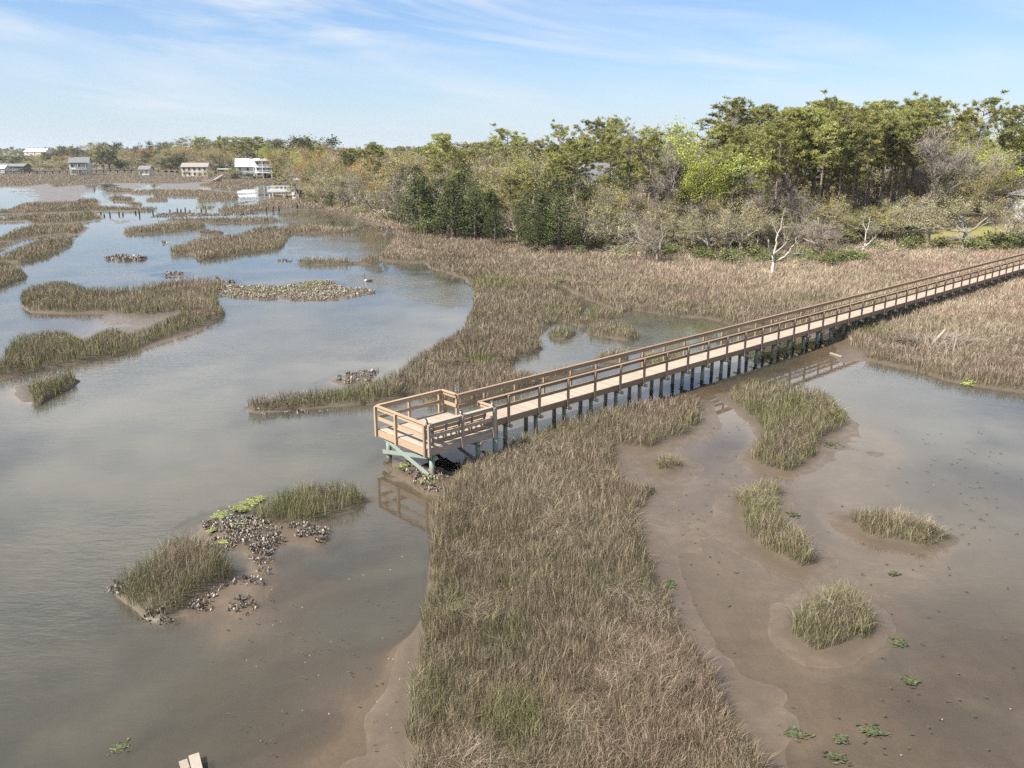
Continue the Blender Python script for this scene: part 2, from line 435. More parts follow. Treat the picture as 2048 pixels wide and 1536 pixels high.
t = NT('marsh_ground')
pos = t.pos()
z4 = t.n('ShaderNodeAttribute', attribute_name='zone')
sep = t.n('ShaderNodeSeparateColor', ins={0: z4.outputs['Color']})
n_big = t.noise(pos, .35, 5, .6); n_mid = t.noise(pos, 2.2, 6, .65); n_fine = t.noise(pos, 14, 5, .7)
mud = t.ramp(n_big, [(.3, (.098, .073, .050)), (.52, (.124, .094, .066)), (.72, (.152, .120, .087))])
mud = t.mix(t.maprange(n_mid, .42, .62, 0, .45), mud, (.088, .069, .05))
mud = t.mix(t.maprange(n_fine, .56, .7, 0, .5), mud, (.07, .056, .042))
alg = t.math('MULTIPLY', t.maprange(t.noise(pos, .9, 6, .7), .60, .70), t.maprange(t.noise(pos, .16, 3, .5), .48, .6))
mud = t.mix(t.math('MULTIPLY', alg, .55), mud, (.085, .095, .035))
peat = t.mix(n_mid, (.045, .036, .024), (.10, .078, .052))
litter = t.mix(n_mid, (.12, .085, .05), (.24, .18, .11))
lawn = t.mix(n_mid, (.15, .14, .045), (.24, .21, .07))
sand = t.mix(n_mid, (.34, .26, .17), (.48, .38, .27))
zz_ = t.n('ShaderNodeSeparateXYZ', ins={0: pos}).outputs[2]
hz_ = t.math('ADD', zz_, t.math('MULTIPLY', t.math('SUBTRACT', n_mid, .5), .04))
wet = t.ramp(t.maprange(hz_, -.1, .15), [(0, (.96, .94, .92)), (.395, (.93, .91, .88)), (.43, (.82, .80, .77)), (.62, (.80, .78, .76)), (.8, (.84, .82, .80))])  # damp mud darker; submerged mud lightened to make up for light lost in water
mud = t.mix(1.0, mud, wet, 'MULTIPLY')
vor = t.n('ShaderNodeTexVoronoi', ins={'Vector': pos, 'Scale': 5.5, 'Randomness': 1.0}).outputs['Distance']
holes = t.math('MULTIPLY', t.maprange(vor, .05, .11, 1, 0), t.maprange(t.noise(pos, .6, 3, .6), .5, .62))
mud = t.mix(t.math('MULTIPLY', holes, .75), mud, (.06, .048, .035))
rill = t.n('ShaderNodeMapping', ins={'Vector': pos, 'Rotation': (0, 0, math.radians(-35)), 'Scale': (2.4, .5, 1)}).outputs[0]
mud = t.mix(t.maprange(t.noise(rill, 1.3, 5, .65, dist=1.2), .52, .66, 0, .4), mud, (.085, .067, .049))
c = t.mix(sep.outputs[0], mud, peat)
c = t.mix(sep.outputs[1], c, litter)
c = t.mix(sep.outputs[2], c, lawn)
c = t.mix(z4.outputs['Alpha'], c, sand)
hgt = t.math('ADD', t.math('MULTIPLY', n_mid, .6), t.math('MULTIPLY', n_fine, .25))
wetr = t.math('ADD', t.maprange(n_mid, .3, .7, .24, .48), t.math('ADD', t.maprange(zz_, .03, .12, 0, .25), t.math('MULTIPLY', sep.outputs[0], .3)), clamp=True)
ground_m = t.done(t.bsdf(c, wetr, .32, t.bump(hgt, .5, .06)))
gme = mesh('ground', np.stack([gx, gy, gz], 1), quads, {'zone': zone}, ground_m, True)
put('ground', gme, kind='structure')

# ---- water sheet at level 0, murkier the deeper it is
wr = rows[::2]; wc = cols[::2]
WX = wc[None, :] * wr[:, None]; WY = np.broadcast_to(wr[:, None], WX.shape)
wx, wy = WX.ravel(), WY.ravel()
depth = np.clip(-terrain(wx, wy), 0, 2)
wn = len(wc)
i = np.arange(len(wr) - 1)[:, None] * wn + np.arange(wn - 1)[None, :]
wq = np.stack([i, i + 1, i + wn + 1, i + wn], -1).reshape(-1, 4)
t = NT('creek_water')
pos = t.pos()
dp = t.attr('depth')
mp = t.n('ShaderNodeMapping', ins={'Vector': pos, 'Rotation': (0, 0, math.radians(20)), 'Scale': (1.0, 2.6, 1.0)})
w1 = t.noise(mp.outputs[0], 1.1, 3, .5, dist=.4)
w2 = t.noise(mp.outputs[0], 3.4, 2, .5, dist=.3)
calm = t.maprange(t.noise(pos, .05, 3, .6), .44, .62, .05, 1.0)
deepf = t.maprange(dp, .08, .4, .12, 1.0)
hw = t.math('ADD', t.math('MULTIPLY', w1, .65), t.math('MULTIPLY', w2, .30))
bn = t.n('ShaderNodeBump', ins={'Strength': t.math('MULTIPLY', calm, deepf), 'Distance': .045, 'Height': hw}).outputs[0]
silt = t.noise(pos, .22, 5, .6)
murk_c = t.mix(t.maprange(silt, .35, .65), (.052, .052, .040), (.074, .066, .047))
dif = t.n('ShaderNodeBsdfDiffuse', ins={0: murk_c})
clear = t.n('ShaderNodeBsdfTransparent', ins={0: (1, .995, .97, 1)})
dd = t.math('MULTIPLY', t.math('MAXIMUM', t.math('SUBTRACT', dp, .03), 0.0), t.maprange(silt, .3, .7, .6, 1.5))
murk = t.math('SUBTRACT', 1.0, t.math('POWER', 2.718, t.math('MULTIPLY', dd, -6.5)), clamp=True)
body = t.n('ShaderNodeMixShader', ins={0: murk, 1: clear.outputs[0], 2: dif.outputs[0]})
gl = t.n('ShaderNodeBsdfGlossy', ins={'Color': (1, 1, 1, 1), 'Roughness': .02, 'Normal': bn})
fr = t.n('ShaderNodeFresnel', ins={'IOR': 1.37, 'Normal': bn})
fin = t.n('ShaderNodeMixShader', ins={0: fr.outputs[0], 1: body.outputs[0], 2: gl.outputs[0]})
water_m = t.done(fin.outputs[0])
put('water', mesh('water', np.stack([wx, wy, np.zeros_like(wx)], 1), wq, {'depth': depth}, water_m, True), kind='structure')

# ------------------------------------------------------------------ marsh grass
TAN = np.array([[float(q) for q in w.split(',')] for w in """
1000,520,.3 1150,520,.6 1350,530,.9 1250,580,.5 1500,590,.55 1300,612,.12 1150,560,.2 1000,600,0 950,700,0 1600,550,1 1900,520,1 1750,600,.7 1600,625,.3 2000,600,.9 1950,660,.55 1850,690,.25 1800,720,.08 2040,740,.12 650,405,.6 750,430,.7 880,480,.25 1430,520,.95 1050,640,0 1400,620,.25 900,540,.1 1480,625,.2 1100,480,.6 1500,520,.8 1700,500,.9 2050,560,1 1760,650,.35 1900,620,.8
-100,500,.1 100,600,0 300,700,0 1000,1200,0 1300,850,0 800,800,0 500,460,.15 200,420,.15 1600,850,.05 1700,1200,.15 1800,1050,.3 300,350,.5 0,345,.5""".split()])
def tan_at(u, v):
    num, den = 0, 0
    for a, b, c in TAN:
        w = 1.0 / (((u - a) * .5) ** 2 + (v - b) ** 2 + 150.0) ** 2
        num = num + w * c; den = den + w
    return num / den

def lerp(a, b, f): return a + (b - a) * f[:, None]

GREEN_SPOTS = [(1610, 605, 50, 9), (660, 785, 130, 14), (1740, 665, 40, 14), (1380, 855, 30, 14), (960, 730, 30, 12), (1010, 1290, 50, 40), (1000, 890, 0, 0),
               (900, 1220, 40, 40), (1040, 1480, 110, 60), (1680, 1200, 40, 25), (1370, 620, 50, 8), (880, 1420, 60, 60), (1000, 575, 60, 10), (170, 435, 30, 6), (1570, 830, 60, 30)]

def blades(poly, pts_px, gpoly, hg, dens=1.0, hold=None):
    """root positions drawn thicker where the viewer is near, then blades of grass as real strips"""
    lo = np.maximum(pts_px.min(0) - (60, 4), (-260, 330)); hi = np.minimum(pts_px.max(0) + (60, 60), (2320, 1760))
    out = []
    # bands of distance so that density follows the distance
    edges = np.array([330, 345, 360, 380, 405, 435, 470, 520, 580, 650, 740, 850, 980, 1130, 1300, 1500, 1760.])
    for a, b in zip(edges[:-1], edges[1:]):
        a2, b2 = max(a, lo[1]), min(b, hi[1])
        if b2 <= a2: continue
        vm = (a2 + b2) / 2
        t_ = float((H) / (SP + (vm - CY) / F_PX * CP))
        hp = hg * F_PX / t_ * .95
        wp = .48
        rho = min(4.6 / (hp * wp), 1.5) * dens
        n = int(rho * (hi[0] - lo[0]) * (b2 - a2))
        u = rng.uniform(lo[0], hi[0], n); v = rng.uniform(a2, b2, n)
        x, y = at(u, v, .12)
        s = sdist(gpoly, x, y)
        s = s + (fbm(x, y, .9, 31, 3) - .5) * .55
        k = s > 0
        if hold is not None: k &= hold(x, y)
        if k.any():
            out.append(np.stack([x[k], y[k], s[k], np.full(k.sum(), wp * t_ / F_PX)], 1))
    return np.concatenate(out) if out else np.zeros((0, 4))

def grass_mesh(name, R, hg, mat, greener=0.0):
    x, y, s, w = R.T
    n = len(x)
    u, v = px(x, y, .1)
    tan = np.clip(tan_at(u, v) + (fbm(x, y, 3.5, 41) - .42) * .6, 0, 1)
    z = terrain(x, y) - .03
    gr = sstep(.52, .70, fbm(x, y, 2.6, 51, 3)) * .30 + sstep(.52, .66, fbm(x, y, 9.0, 52, 2)) * .20 + greener
    edge = 1 - sstep(.1, 1.0, s)
    gr = gr + edge * (.45 if name == 'grass_island' else .18)
    for (a, b, ru, rv) in GREEN_SPOTS:
        if ru: gr = gr + (.36 if b > 1000 else .62) * np.exp(-((u - a) / ru) ** 2 - ((v - b) / rv) ** 2)
    gr = np.clip(gr + rng.normal(-.03, .18, n), 0, 1)
    clump = fbm(x, y, .55, 61, 2)
    big = fbm(x, y, 2.4, 63, 2)
    h = .92 * hg * (.30 + .62 * clump + .50 * big) * rng.uniform(.75, 1.2, n) * (1 + .25 * tan)
    w = np.maximum(w, .006) * rng.uniform(.7, 1.4, n)
    az = rng.uniform(0, 2 * math.pi, n)
    # stems lean together in clumps; dry upland grass lies over more
    ca = fbm(x, y, 1.3, 71, 2) * 4 * math.pi
    lean = (.10 + .40 * rng.random(n) ** 2 + .55 * tan * fbm(x, y, 1.8, 72, 2) + .5 * sstep(.60, .72, fbm(x, y, 1.5, 75, 2)))
    cj = rng.normal(0, 1.7, n)
    lx = np.cos(ca + cj) * lean; ly = np.sin(ca + cj) * lean
    px_, py_ = np.cos(az) * w / 2, np.sin(az) * w / 2
    root = np.stack([x, y, z], 1)
    mid = root + np.stack([lx * h * .35, ly * h * .35, h * .55], 1)
    droop = rng.random(n) ** 3
    tip = root + np.stack([lx * h * (1 + droop * 1.2), ly * h * (1 + droop * 1.2), h * (1 - .3 * droop) * np.sqrt(np.maximum(1 - lean ** 2 * .5, .2))], 1)
    side = np.stack([px_, py_, np.zeros(n)], 1)
    V = np.stack([root - side, root + side, mid + side * .9, mid - side * .9, tip], 1).reshape(-1, 3)
    b = np.arange(n)[:, None] * 5
    F4 = b + np.array([[0, 1, 2, 3]]); F3 = b + np.array([[3, 2, 4]])
    # colours: olive-green at the root, grey-mauve dead stem tips, straw on the higher ground
    r1 = rng.random(n)
    r2 = r1 ** 2.5
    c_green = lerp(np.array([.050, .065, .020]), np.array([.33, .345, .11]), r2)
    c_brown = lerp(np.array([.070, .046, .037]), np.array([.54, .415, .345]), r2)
    red = sstep(.48, .7, fbm(x, y, 4.0, 81, 2)) * .6
    c_brown = c_brown * (1 - red[:, None] * np.array([.02, .16, .12]))
    c_straw = lerp(np.array([.22, .165, .11]), np.array([.74, .60, .44]), r1 ** 1.5)
    c_straw = c_straw * (.72 + .55 * fbm(x, y, 1.2, 95, 2))[:, None]
    pink = sstep(.5, .65, fbm(x, y, 5, 91, 2))[:, None]
    c_straw = c_straw * (1 - pink * np.array([.08, .16, .10]))
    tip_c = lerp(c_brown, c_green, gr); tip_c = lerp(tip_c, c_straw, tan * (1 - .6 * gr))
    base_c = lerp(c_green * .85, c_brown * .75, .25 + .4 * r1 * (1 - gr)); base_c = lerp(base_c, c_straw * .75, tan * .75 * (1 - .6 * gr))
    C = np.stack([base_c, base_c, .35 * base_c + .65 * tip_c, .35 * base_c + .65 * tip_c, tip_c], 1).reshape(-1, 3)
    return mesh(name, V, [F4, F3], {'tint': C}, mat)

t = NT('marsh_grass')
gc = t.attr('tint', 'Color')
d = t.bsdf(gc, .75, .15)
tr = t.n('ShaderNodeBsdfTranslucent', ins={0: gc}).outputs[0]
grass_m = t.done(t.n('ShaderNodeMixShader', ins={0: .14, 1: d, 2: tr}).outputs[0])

no_land = lambda x, y: (sdist(LAND, x, y, 30.0) < rng.uniform(-4, 7, x.shape)) & (sdist(LAWN, x, y, 6.0) < rng.uniform(-3, .5, x.shape)) & (sdist(SAND, x, y, 6.0) < rng.uniform(-1.5, 1, x.shape))
R = blades(POLY_A, A, POLY_A, .6)
put('marsh_grass', grass_mesh('marsh_grass', R, .6, grass_m), label='broad strip of brown and green marsh grass running from under the viewing platform to the bottom edge', cat='marsh grass', kind='stuff')
R = blades(POLY_B, B, POLY_B, .62, 1.1, no_land)
put('marsh_grass', grass_mesh('marsh_grass', R, .62, grass_m), label='wide marsh grass flat between the creek, the boardwalk and the wood, straw coloured on the right', cat='marsh grass', kind='stuff')
R = blades(POLY_FAR, FAR, POLY_FAR, .6)
put('marsh_grass', grass_mesh('marsh_grass', R, .6, grass_m), label='far brown marsh flat in front of the distant houses', cat='marsh grass', kind='stuff')
for (pp, hg, lab), g in zip(ISL, ISL_G):
    R = blades(g, pp, g, hg, 1.15)
    if len(R): put('grass_island', grass_mesh('grass_island', R, hg, grass_m, .15), label=lab, cat='grass island', group='grass islands in the tidal creek')
# ------------------------------------------------------------------ boardwalk and viewing platform
ZD, ZR = 1.22, 2.20
p0 = np.array(at(1076, 772, ZR)); p1 = np.array(at(1991, 532, ZR))
BD = (p1 - p0) / np.linalg.norm(p1 - p0)          # along the boardwalk, away from the platform
BN = np.array([-BD[1], BD[0]])                    # to its far side
def bw(s, q, z):
    """s metres along, q metres to the far side of the near handrail line, height z"""
    c = p0 + BD * s + BN * q
    return np.array([c[0], c[1], z])
D3 = np.array([BD[0], BD[1], 0.]); N3 = np.array([BN[0], BN[1], 0.]); U3 = np.array([0, 0, 1.])
BW = 1.35                                          # between the handrail lines
wood_deck = wood_mat('deck_boards', (.23, .18, .135), (.44, .365, .285), 14, .8)
wood_rail = wood_mat('weathered_rail', (.17, .115, .078), (.31, .225, .155), 16, .8)
wood_new = wood_mat('platform_timber', (.26, .18, .11), (.40, .295, .20), 16, .75)
wood_grey = wood_mat('grey_timber', (.25, .20, .16), (.40, .33, .27), 16, .85)
t = NT('treated_piling')
pos = t.pos(); s_ = t.n('ShaderNodeSeparateXYZ', ins={0: pos})
nz = t.noise(pos, 3.5, 4, .6)
lev = t.math('ADD', s_.outputs[2], t.math('MULTIPLY', nz, .35))
green = t.mix(t.noise(pos, 9, 3, .6), (.125, .18, .15), (.24, .29, .245))
c = t.mix(t.maprange(lev, .45, .75), t.mix(nz, (.10, .095, .08), (.24, .21, .165)), green)
pile_m = t.done(t.bsdf(c, t.maprange(lev, .5, .9, .4, .8), .3))

# where the platform begins: from the far side corners of its handrail
Rr = np.array(at(985, 815, ZR)); Nn = np.array(at(851, 849, ZR)); Ll = np.array(at(752, 811, ZR)); Ff = np.array(at(888, 778, ZR))
loc = lambda q: (np.dot(q - p0, BD), np.dot(q - p0, BN))
PS1 = (loc(Rr)[0] + loc(Ff)[0]) / 2; PS0 = (loc(Nn)[0] + loc(Ll)[0]) / 2
PQ0 = (loc(Rr)[1] + loc(Nn)[1]) / 2; PQ1 = (loc(Ll)[1] + loc(Ff)[1]) / 2
S_END = 74.0
sp = 1.83

root = put('boardwalk', None, loc=(0, 0, 0), label='long wooden boardwalk on green pilings running from the viewing platform to the right edge', cat='boardwalk')
m = MB()
s = PS1 + .03
while s < S_END:
    a = bw(s + .068, BW / 2, ZD - .02)
    m.box(a, D3 * .066, N3 * (BW / 2 + .02), U3 * .019); s += .142
m.obj('deck', wood_deck, root)
for q, nm in ((-.03, 'near'), (BW + .03, 'far')):
    m = MB(); s = PS1 + .02
    while s < S_END - .1:
        e = min(s + 3.66, S_END); m.beam(bw(s, q, ZD - .155), bw(e - .006, q, ZD - .155), .045, .23); s = e
    m.obj('fascia', wood_rail, root)
    m = MB(); s = PS1 - .02
    qi = q + (.075 if q < 0 else -.075)
    while s < S_END - .1:
        e = min(s + 3.66, S_END); m.beam(bw(s, qi, ZR - .10), bw(e - .006, qi, ZR - .10), .038, .14); s = e
    m.obj('side_rail', wood_rail, root)
    m = MB(); s = PS1 - .02
    qc = q + (.02 if q < 0 else -.02)
    while s < S_END - .1:
        e = min(s + 3.66, S_END); m.beam(bw(s, qc, ZR - .005), bw(e - .006, qc, ZR - .005), .15, .038); s = e
    m.obj('rail_cap', wood_rail, root)
    m = MB(); s = PS1 - .02
    while s < S_END - .1:
        e = min(s + 3.66, S_END); m.beam(bw(s, qi, ZD + .47), bw(e - .006, qi, ZD + .47), .038, .14); s = e
    m.obj('middle_rail', wood_rail, root)
first = PS1 + ((0.0 - PS1) % sp)
bents = []
s = first
while s < S_END:
    bents.append(s); s += sp
POST = {}
for s in bents:
    for q in (-.10, BW + .10):
        key = q < 0
        lean = rng.normal(0, .004)
        if key not in POST:
            m = MB()
            b0, b1, b2 = np.zeros(3), np.array([0, 0, .32]), np.array([0, 0, 1.36])
            m.beam(b1 - U3 * .22, b2, .092, .092, up=D3)
            # cut to a point below the deck
            sgn = -1 if key else 1
            for k in (0,):
                a = [b1 - U3 * .22 + D3 * x + N3 * y for x, y in ((-.046, -.046), (.046, -.046), (.046, .046), (-.046, .046))]
                tip = [b1 - U3 * .36 - N3 * sgn * .03 + D3 * x for x in (-.03, .03)]
                m.add(np.array(a + tip), [(0, 1, 5, 4), (2, 3, 4, 5)], [(1, 2, 5), (3, 0, 4)])
            POST[key] = m.build('rail_post', wood_rail)
        p = bw(s, q, ZR - .025 - 1.36)
        o = put('rail_post', POST[key], root, loc=p); o.rotation_euler = (lean, 0, 0)
CAP = PILE = None
for i, s in enumerate(bents):
    if s < PS1 + .3: continue
    if CAP is None:
        m = MB()
        m.tube([-N3 * .28 , N3 * (BW + .28)], .085, 8, cap=True)
        CAP = m.build('pile_cap', wood_grey)
        m = MB(); m.tube([(0, 0, -2.2), (0, 0, -1.0), (0, 0, 0)], [.105, .10, .09], 9)
        PILE = m.build('piling', pile_m, True)
    put('pile_cap', CAP, root, loc=bw(s, 0, ZD - .37))
    for q in (.27, BW - .45):
        o = put('piling', PILE, root, loc=bw(s + .14, q, ZD - .29))
        o.rotation_euler = (rng.normal(0, .012), rng.normal(0, .012), rng.uniform(0, 6))

# ---- platform
root = put('viewing_platform', None, loc=(0, 0, 0), label='square wooden viewing platform with handrails at the end of the boardwalk over the creek', cat='platform')
m = MB(); s = PS0 + .05
while s < PS1:
    m.box(bw(s + .068, (PQ0 + PQ1) / 2, ZD - .018), D3 * .066, N3 * ((PQ1 - PQ0) / 2 - .02), U3 * .019); s += .142
m.obj('deck', wood_deck, root)
ZL = ZD - .165
for a, b in (((PS0, PQ0), (PS1, PQ0)), ((PS0, PQ1), (PS1, PQ1)), ((PS0, PQ0 + .05), (PS0, PQ1 - .05)), ((PS1 - .003, PQ0 + .05), (PS1 - .003, PQ1 - .05))):
    m = MB(); m.beam(bw(*a, ZL), bw(*b, ZL), .045, .26); m.obj('fascia', wood_new if a[0] == b[0] else wood_grey, root)
def rail(a, b, mat, mid=True, capw=.15):
    A_, B_ = np.array(a), np.array(b)
    m = MB(); m.beam(bw(*A_, ZR - .005), bw(*B_, ZR - .005), capw, .038); m.obj('rail_cap', mat, root)
    m = MB(); m.beam(bw(*A_, ZR - .10), bw(*B_, ZR - .10), .04, .145); m.obj('side_rail', mat, root)
    if mid:
        m = MB(); m.beam(bw(*A_, ZD + .47), bw(*B_, ZD + .47), .04, .14); m.obj('middle_rail', mat, root)
def post(s, q, mat, z0=ZD - .30, z1=ZR - .03, w=.095):
    m = MB(); m.beam(bw(s, q, z0), bw(s, q, z1), w, w, up=D3); m.obj('rail_post', mat, root)
i_ = .04
rail((PS0, PQ0), (PS0, PQ1), wood_new)
rail((PS0 + .08, PQ1), (PS1 - .08, PQ1), wood_new)
rail((PS0 + .08, PQ0), (PS1 - .08, PQ0), wood_grey)
rail((PS1, PQ1), (PS1, BW + .03 + .078), wood_new)
rail((PS1, -.03 - .078), (PS1, PQ0), wood_new)
PM = (PS0 + PS1) / 2
for s, q, mt in ((PS0 - .07, PQ0 + .06, wood_rail), (PS0 + .05, PQ0 - .07, wood_grey), (PS0 - .07, PQ1 - .05, wood_new), (PS0 - .07, (PQ0 + PQ1) / 2 + .25, wood_new),
                 (PM, PQ0 - .07, wood_grey), (PS1 - .05, PQ0 - .075, wood_grey), (PS1 + .055, PQ0 - .03, wood_grey), (PM, PQ1 + .07, wood_new), (PS1 - .1, PQ1 + .07, wood_new),
                 (PS1 + .07, PQ1 - .1, wood_new), (PS1 + .07, BW + .15, wood_new)):
    post(s, q, mt)
post(PS1 + .07, -.15, wood_new)
# beams, pilings and braces below
SA, SB = PS0 + .30, PS1 - .75
QA, QB = PQ0 + .13, PQ1 - .35
for s in (SA, SB):
    m = MB(); m.tube([bw(s, PQ0 - .12, ZL - .24), bw(s, PQ1 + .1, ZL - .24)], .10, 8); m.obj('cross_beam', pile_m if s == SA else wood_grey, root)
for s in (SA, SB):
    for q in (QA, QB):
        m = MB(); m.tube([bw(s, q, -1.2), bw(s, q, 0), bw(s, q, ZL - .15)], [.115, .11, .10], 10); m.obj('piling', pile_m, root, True)
brace_m = wood_mat('green_brace', (.145, .18, .15), (.25, .285, .245), 16, .8)
for s, dz in ((SA - .155, 0), (SB - .155, .02)):
    m = MB(); m.beam(bw(s, QA - .2, ZL - .16), bw(s, QB + .2, .24), .045, .16); m.obj('brace', brace_m, root)
    m = MB(); m.beam(bw(s - .05, QB + .05, ZL - .16), bw(s - .05, QA - .05, .14), .045, .15); m.obj('brace', brace_m, root)
m = MB(); m.tube([bw(PS1 + .05, PQ0 - .02, -1.), bw(PS1 + .05, PQ0 - .02, ZL - .1)], .115, 10); m.obj('piling', pile_m, root, True)

# ---- the bench along the near rail: its back to the rail
root = put('bench', None, loc=bw(PM, PQ0 + .5, ZD), label='long slatted wooden bench with a backrest along the near handrail of the viewing platform', cat='bench')
inv = Vector(bw(PM, PQ0 + .5, ZD))
def bb(s, q, z): return bw(s, q, ZD + z) - np.array(inv)
L0, L1 = PS0 + .35, PS1 - .22
m = MB()
for k in range(3): m.beam(bb(L0, PQ0 + .40 + k * .145, .44), bb(L1, PQ0 + .40 + k * .145, .44), .135, .038)
m.obj('seat', wood_new, root)
m = MB()
for z, q in ((.62, .235), (.82, .20)): m.beam(bb(L0, PQ0 + q, z), bb(L1, PQ0 + q, z), .038, .14)
m.beam(bb(L0, PQ0 + .20, .915), bb(L1, PQ0 + .20, .915), .12, .035)
m.obj('backrest', wood_new, root)
for k in range(5):
    s = L0 + .1 + k * (L1 - L0 - .2) / 4
    m = MB(); m.beam(bb(s, PQ0 + .30, 0), bb(s, PQ0 + .17, .89), .04, .09, up=D3); m.obj('back_support', wood_rail, root)
    m = MB(); m.beam(bb(s + .05, PQ0 + .34, .02), bb(s + .05, PQ0 + .74, .41), .04, .07, up=D3); m.beam(bb(s - .05, PQ0 + .74, 0.02), bb(s - .05, PQ0 + .34, .41), .04, .07, up=D3)
    m.obj('leg', wood_grey, root)

# ---- four small grey bird figures on the corners of the handrail
bird_g = plain_mat('bird_grey', (.10, .105, .115), .7, .4, 60); bird_w = plain_mat('bird_white', (.62, .62, .60), .7, .1, 40); beak_m = plain_mat('beak', (.30, .22, .08), .5)
def ellipsoid(m, c, r, n=10, k=7, tilt=0.0):
    th = np.linspace(0, math.pi, k); ph = np.arange(n) * 2 * math.pi / n
    V = np.array([[math.sin(a) * math.cos(b) * r[0], math.sin(a) * math.sin(b) * r[1], math.cos(a) * r[2]] for a in th for b in ph])
    ct, st = math.cos(tilt), math.sin(tilt)
    V = np.stack([V[:, 0] * ct + V[:, 2] * st, V[:, 1], -V[:, 0] * st + V[:, 2] * ct], 1) + np.asarray(c)
    F = [(i * n + j, (i + 1) * n + j, (i + 1) * n + (j + 1) % n, i * n + (j + 1) % n) for i in range(k - 1) for j in range(n)]
    m.add(V, F)
spots = [(PS1 + .06, BW + .15, 'small grey perched bird at the inner corner where the far handrail meets the platform', 2.4),
         (PS1 - .05, PQ0, 'small pale grey perched bird on the post where the near handrail leaves the platform', 3.0),
         (PM, PQ0, 'small grey perched bird halfway along the near handrail of the platform', 3.6),
         (PS0 + .03, PQ0 + .03, 'small dark grey perched bird on the outer near corner of the platform', 3.9)]
for k, (s, q, lab, rz) in enumerate(spots):
    c = bw(s, q, ZR + .014)
    m = MB()
    ellipsoid(m, (0, 0, .10), (.052, .05, .095), tilt=.25)
    ellipsoid(m, (.035, 0, .205), (.042, .038, .045))
    m.beam((-.03, 0, .06), (-.075, 0, .01), .05, .018)
    o = m.obj('perched_bird', bird_g, None, True, label=lab, cat='bird', group='grey birds on the platform handrail'); o.location = c; o.rotation_euler = (0, 0, rz)
    m = MB(); ellipsoid(m, (.03, 0, .105), (.034, .036, .062), tilt=.25); m.obj('breast', bird_w, o, True)
    m = MB(); m.tube([(.07, 0, .205), (.115, 0, .195)], [.012, .003], 6); m.obj('beak', beak_m, o)

# ---- swimming goose
gx_, gy_ = at(737, 560, .1)
m = MB(); ellipsoid(m, (0, 0, .10), (.34, .16, .14), 12, 8); m.tube([(.26, 0, .12), (.36, 0, .26), (.36, 0, .46), (.38, 0, .58)], [.07, .05, .04, .04], 8)
ellipsoid(m, (.43, 0, .62), (.085, .048, .05)); m.tube([(-.28, 0, .13), (-.46, 0, .20)], [.09, .02], 8)
o = m.obj('goose', plain_mat('goose_brown', (.10, .085, .07), .7, .3, 30), None, True, label='dark goose swimming alone in the creek above the big oyster bar', cat='goose')
o.location = (gx_, gy_, -.02); o.rotation_euler = (0, 0, math.pi + .15)
m = MB(); ellipsoid(m, (.25, 0, .09), (.13, .135, .12)); m.obj('breast', bird_w, o, True)
m = MB(); ellipsoid(m, (.40, 0, .595), (.045, .052, .03)); m.obj('chin_patch', bird_w, o, True)
m = MB(); m.tube([(.50, 0, .62), (.57, 0, .60)], [.025, .008], 6); m.obj('beak', plain_mat('goose_bill', (.02, .02, .02)), o)

# ------------------------------------------------------------------ oyster bars, algae, driftwood
t = NT('oyster_shell')
r = t.attr('rnd')
oyster_m = t.done(t.bsdf(t.ramp(r, [(0, (.035, .028, .022)), (.45, (.10, .08, .065)), (.75, (.22, .185, .15)), (1, (.42, .38, .33))]), .6, .3))
t = NT('pale_oyster_shell')
r = t.attr('rnd')
oyster_p = t.done(t.bsdf(t.ramp(r, [(0, (.06, .05, .035)), (.3, (.17, .14, .10)), (.65, (.26, .23, .16)), (1, (.44, .40, .31))]), .6, .3))
t = NT('sea_lettuce')
alg_m = t.done(t.bsdf(t.ramp(t.attr('rnd'), [(0, (.06, .075, .02)), (.6, (.155, .18, .045)), (1, (.27, .29, .09))]), .55, .3))
t = NT('sunken_weed')
weed_m = t.done(t.bsdf(t.ramp(t.attr('rnd'), [(0, (.026, .036, .016)), (.6, (.06, .072, .028)), (1, (.12, .115, .05))]), .5, .3))

t = NT('mud_crumbs')
crumb_m = t.done(t.bsdf(t.ramp(t.attr('rnd'), [(0, (.04, .035, .025)), (.6, (.075, .07, .042)), (1, (.10, .10, .045))]), .7, .2))

def scatter(pts_px, dens, z=.05):
    g = np.stack(at(pts_px[:, 0], pts_px[:, 1], z), 1)
    lo, hi = g.min(0), g.max(0)
    n = int(dens * np.prod(hi - lo)) + 1
    x = rng.uniform(lo[0], hi[0], n); y = rng.uniform(lo[1], hi[1], n)
    s = sdist(g, x, y)
    k = s > (fbm(x, y, .7, 5, 3) - .45) * 1.2
    return x[k], y[k]

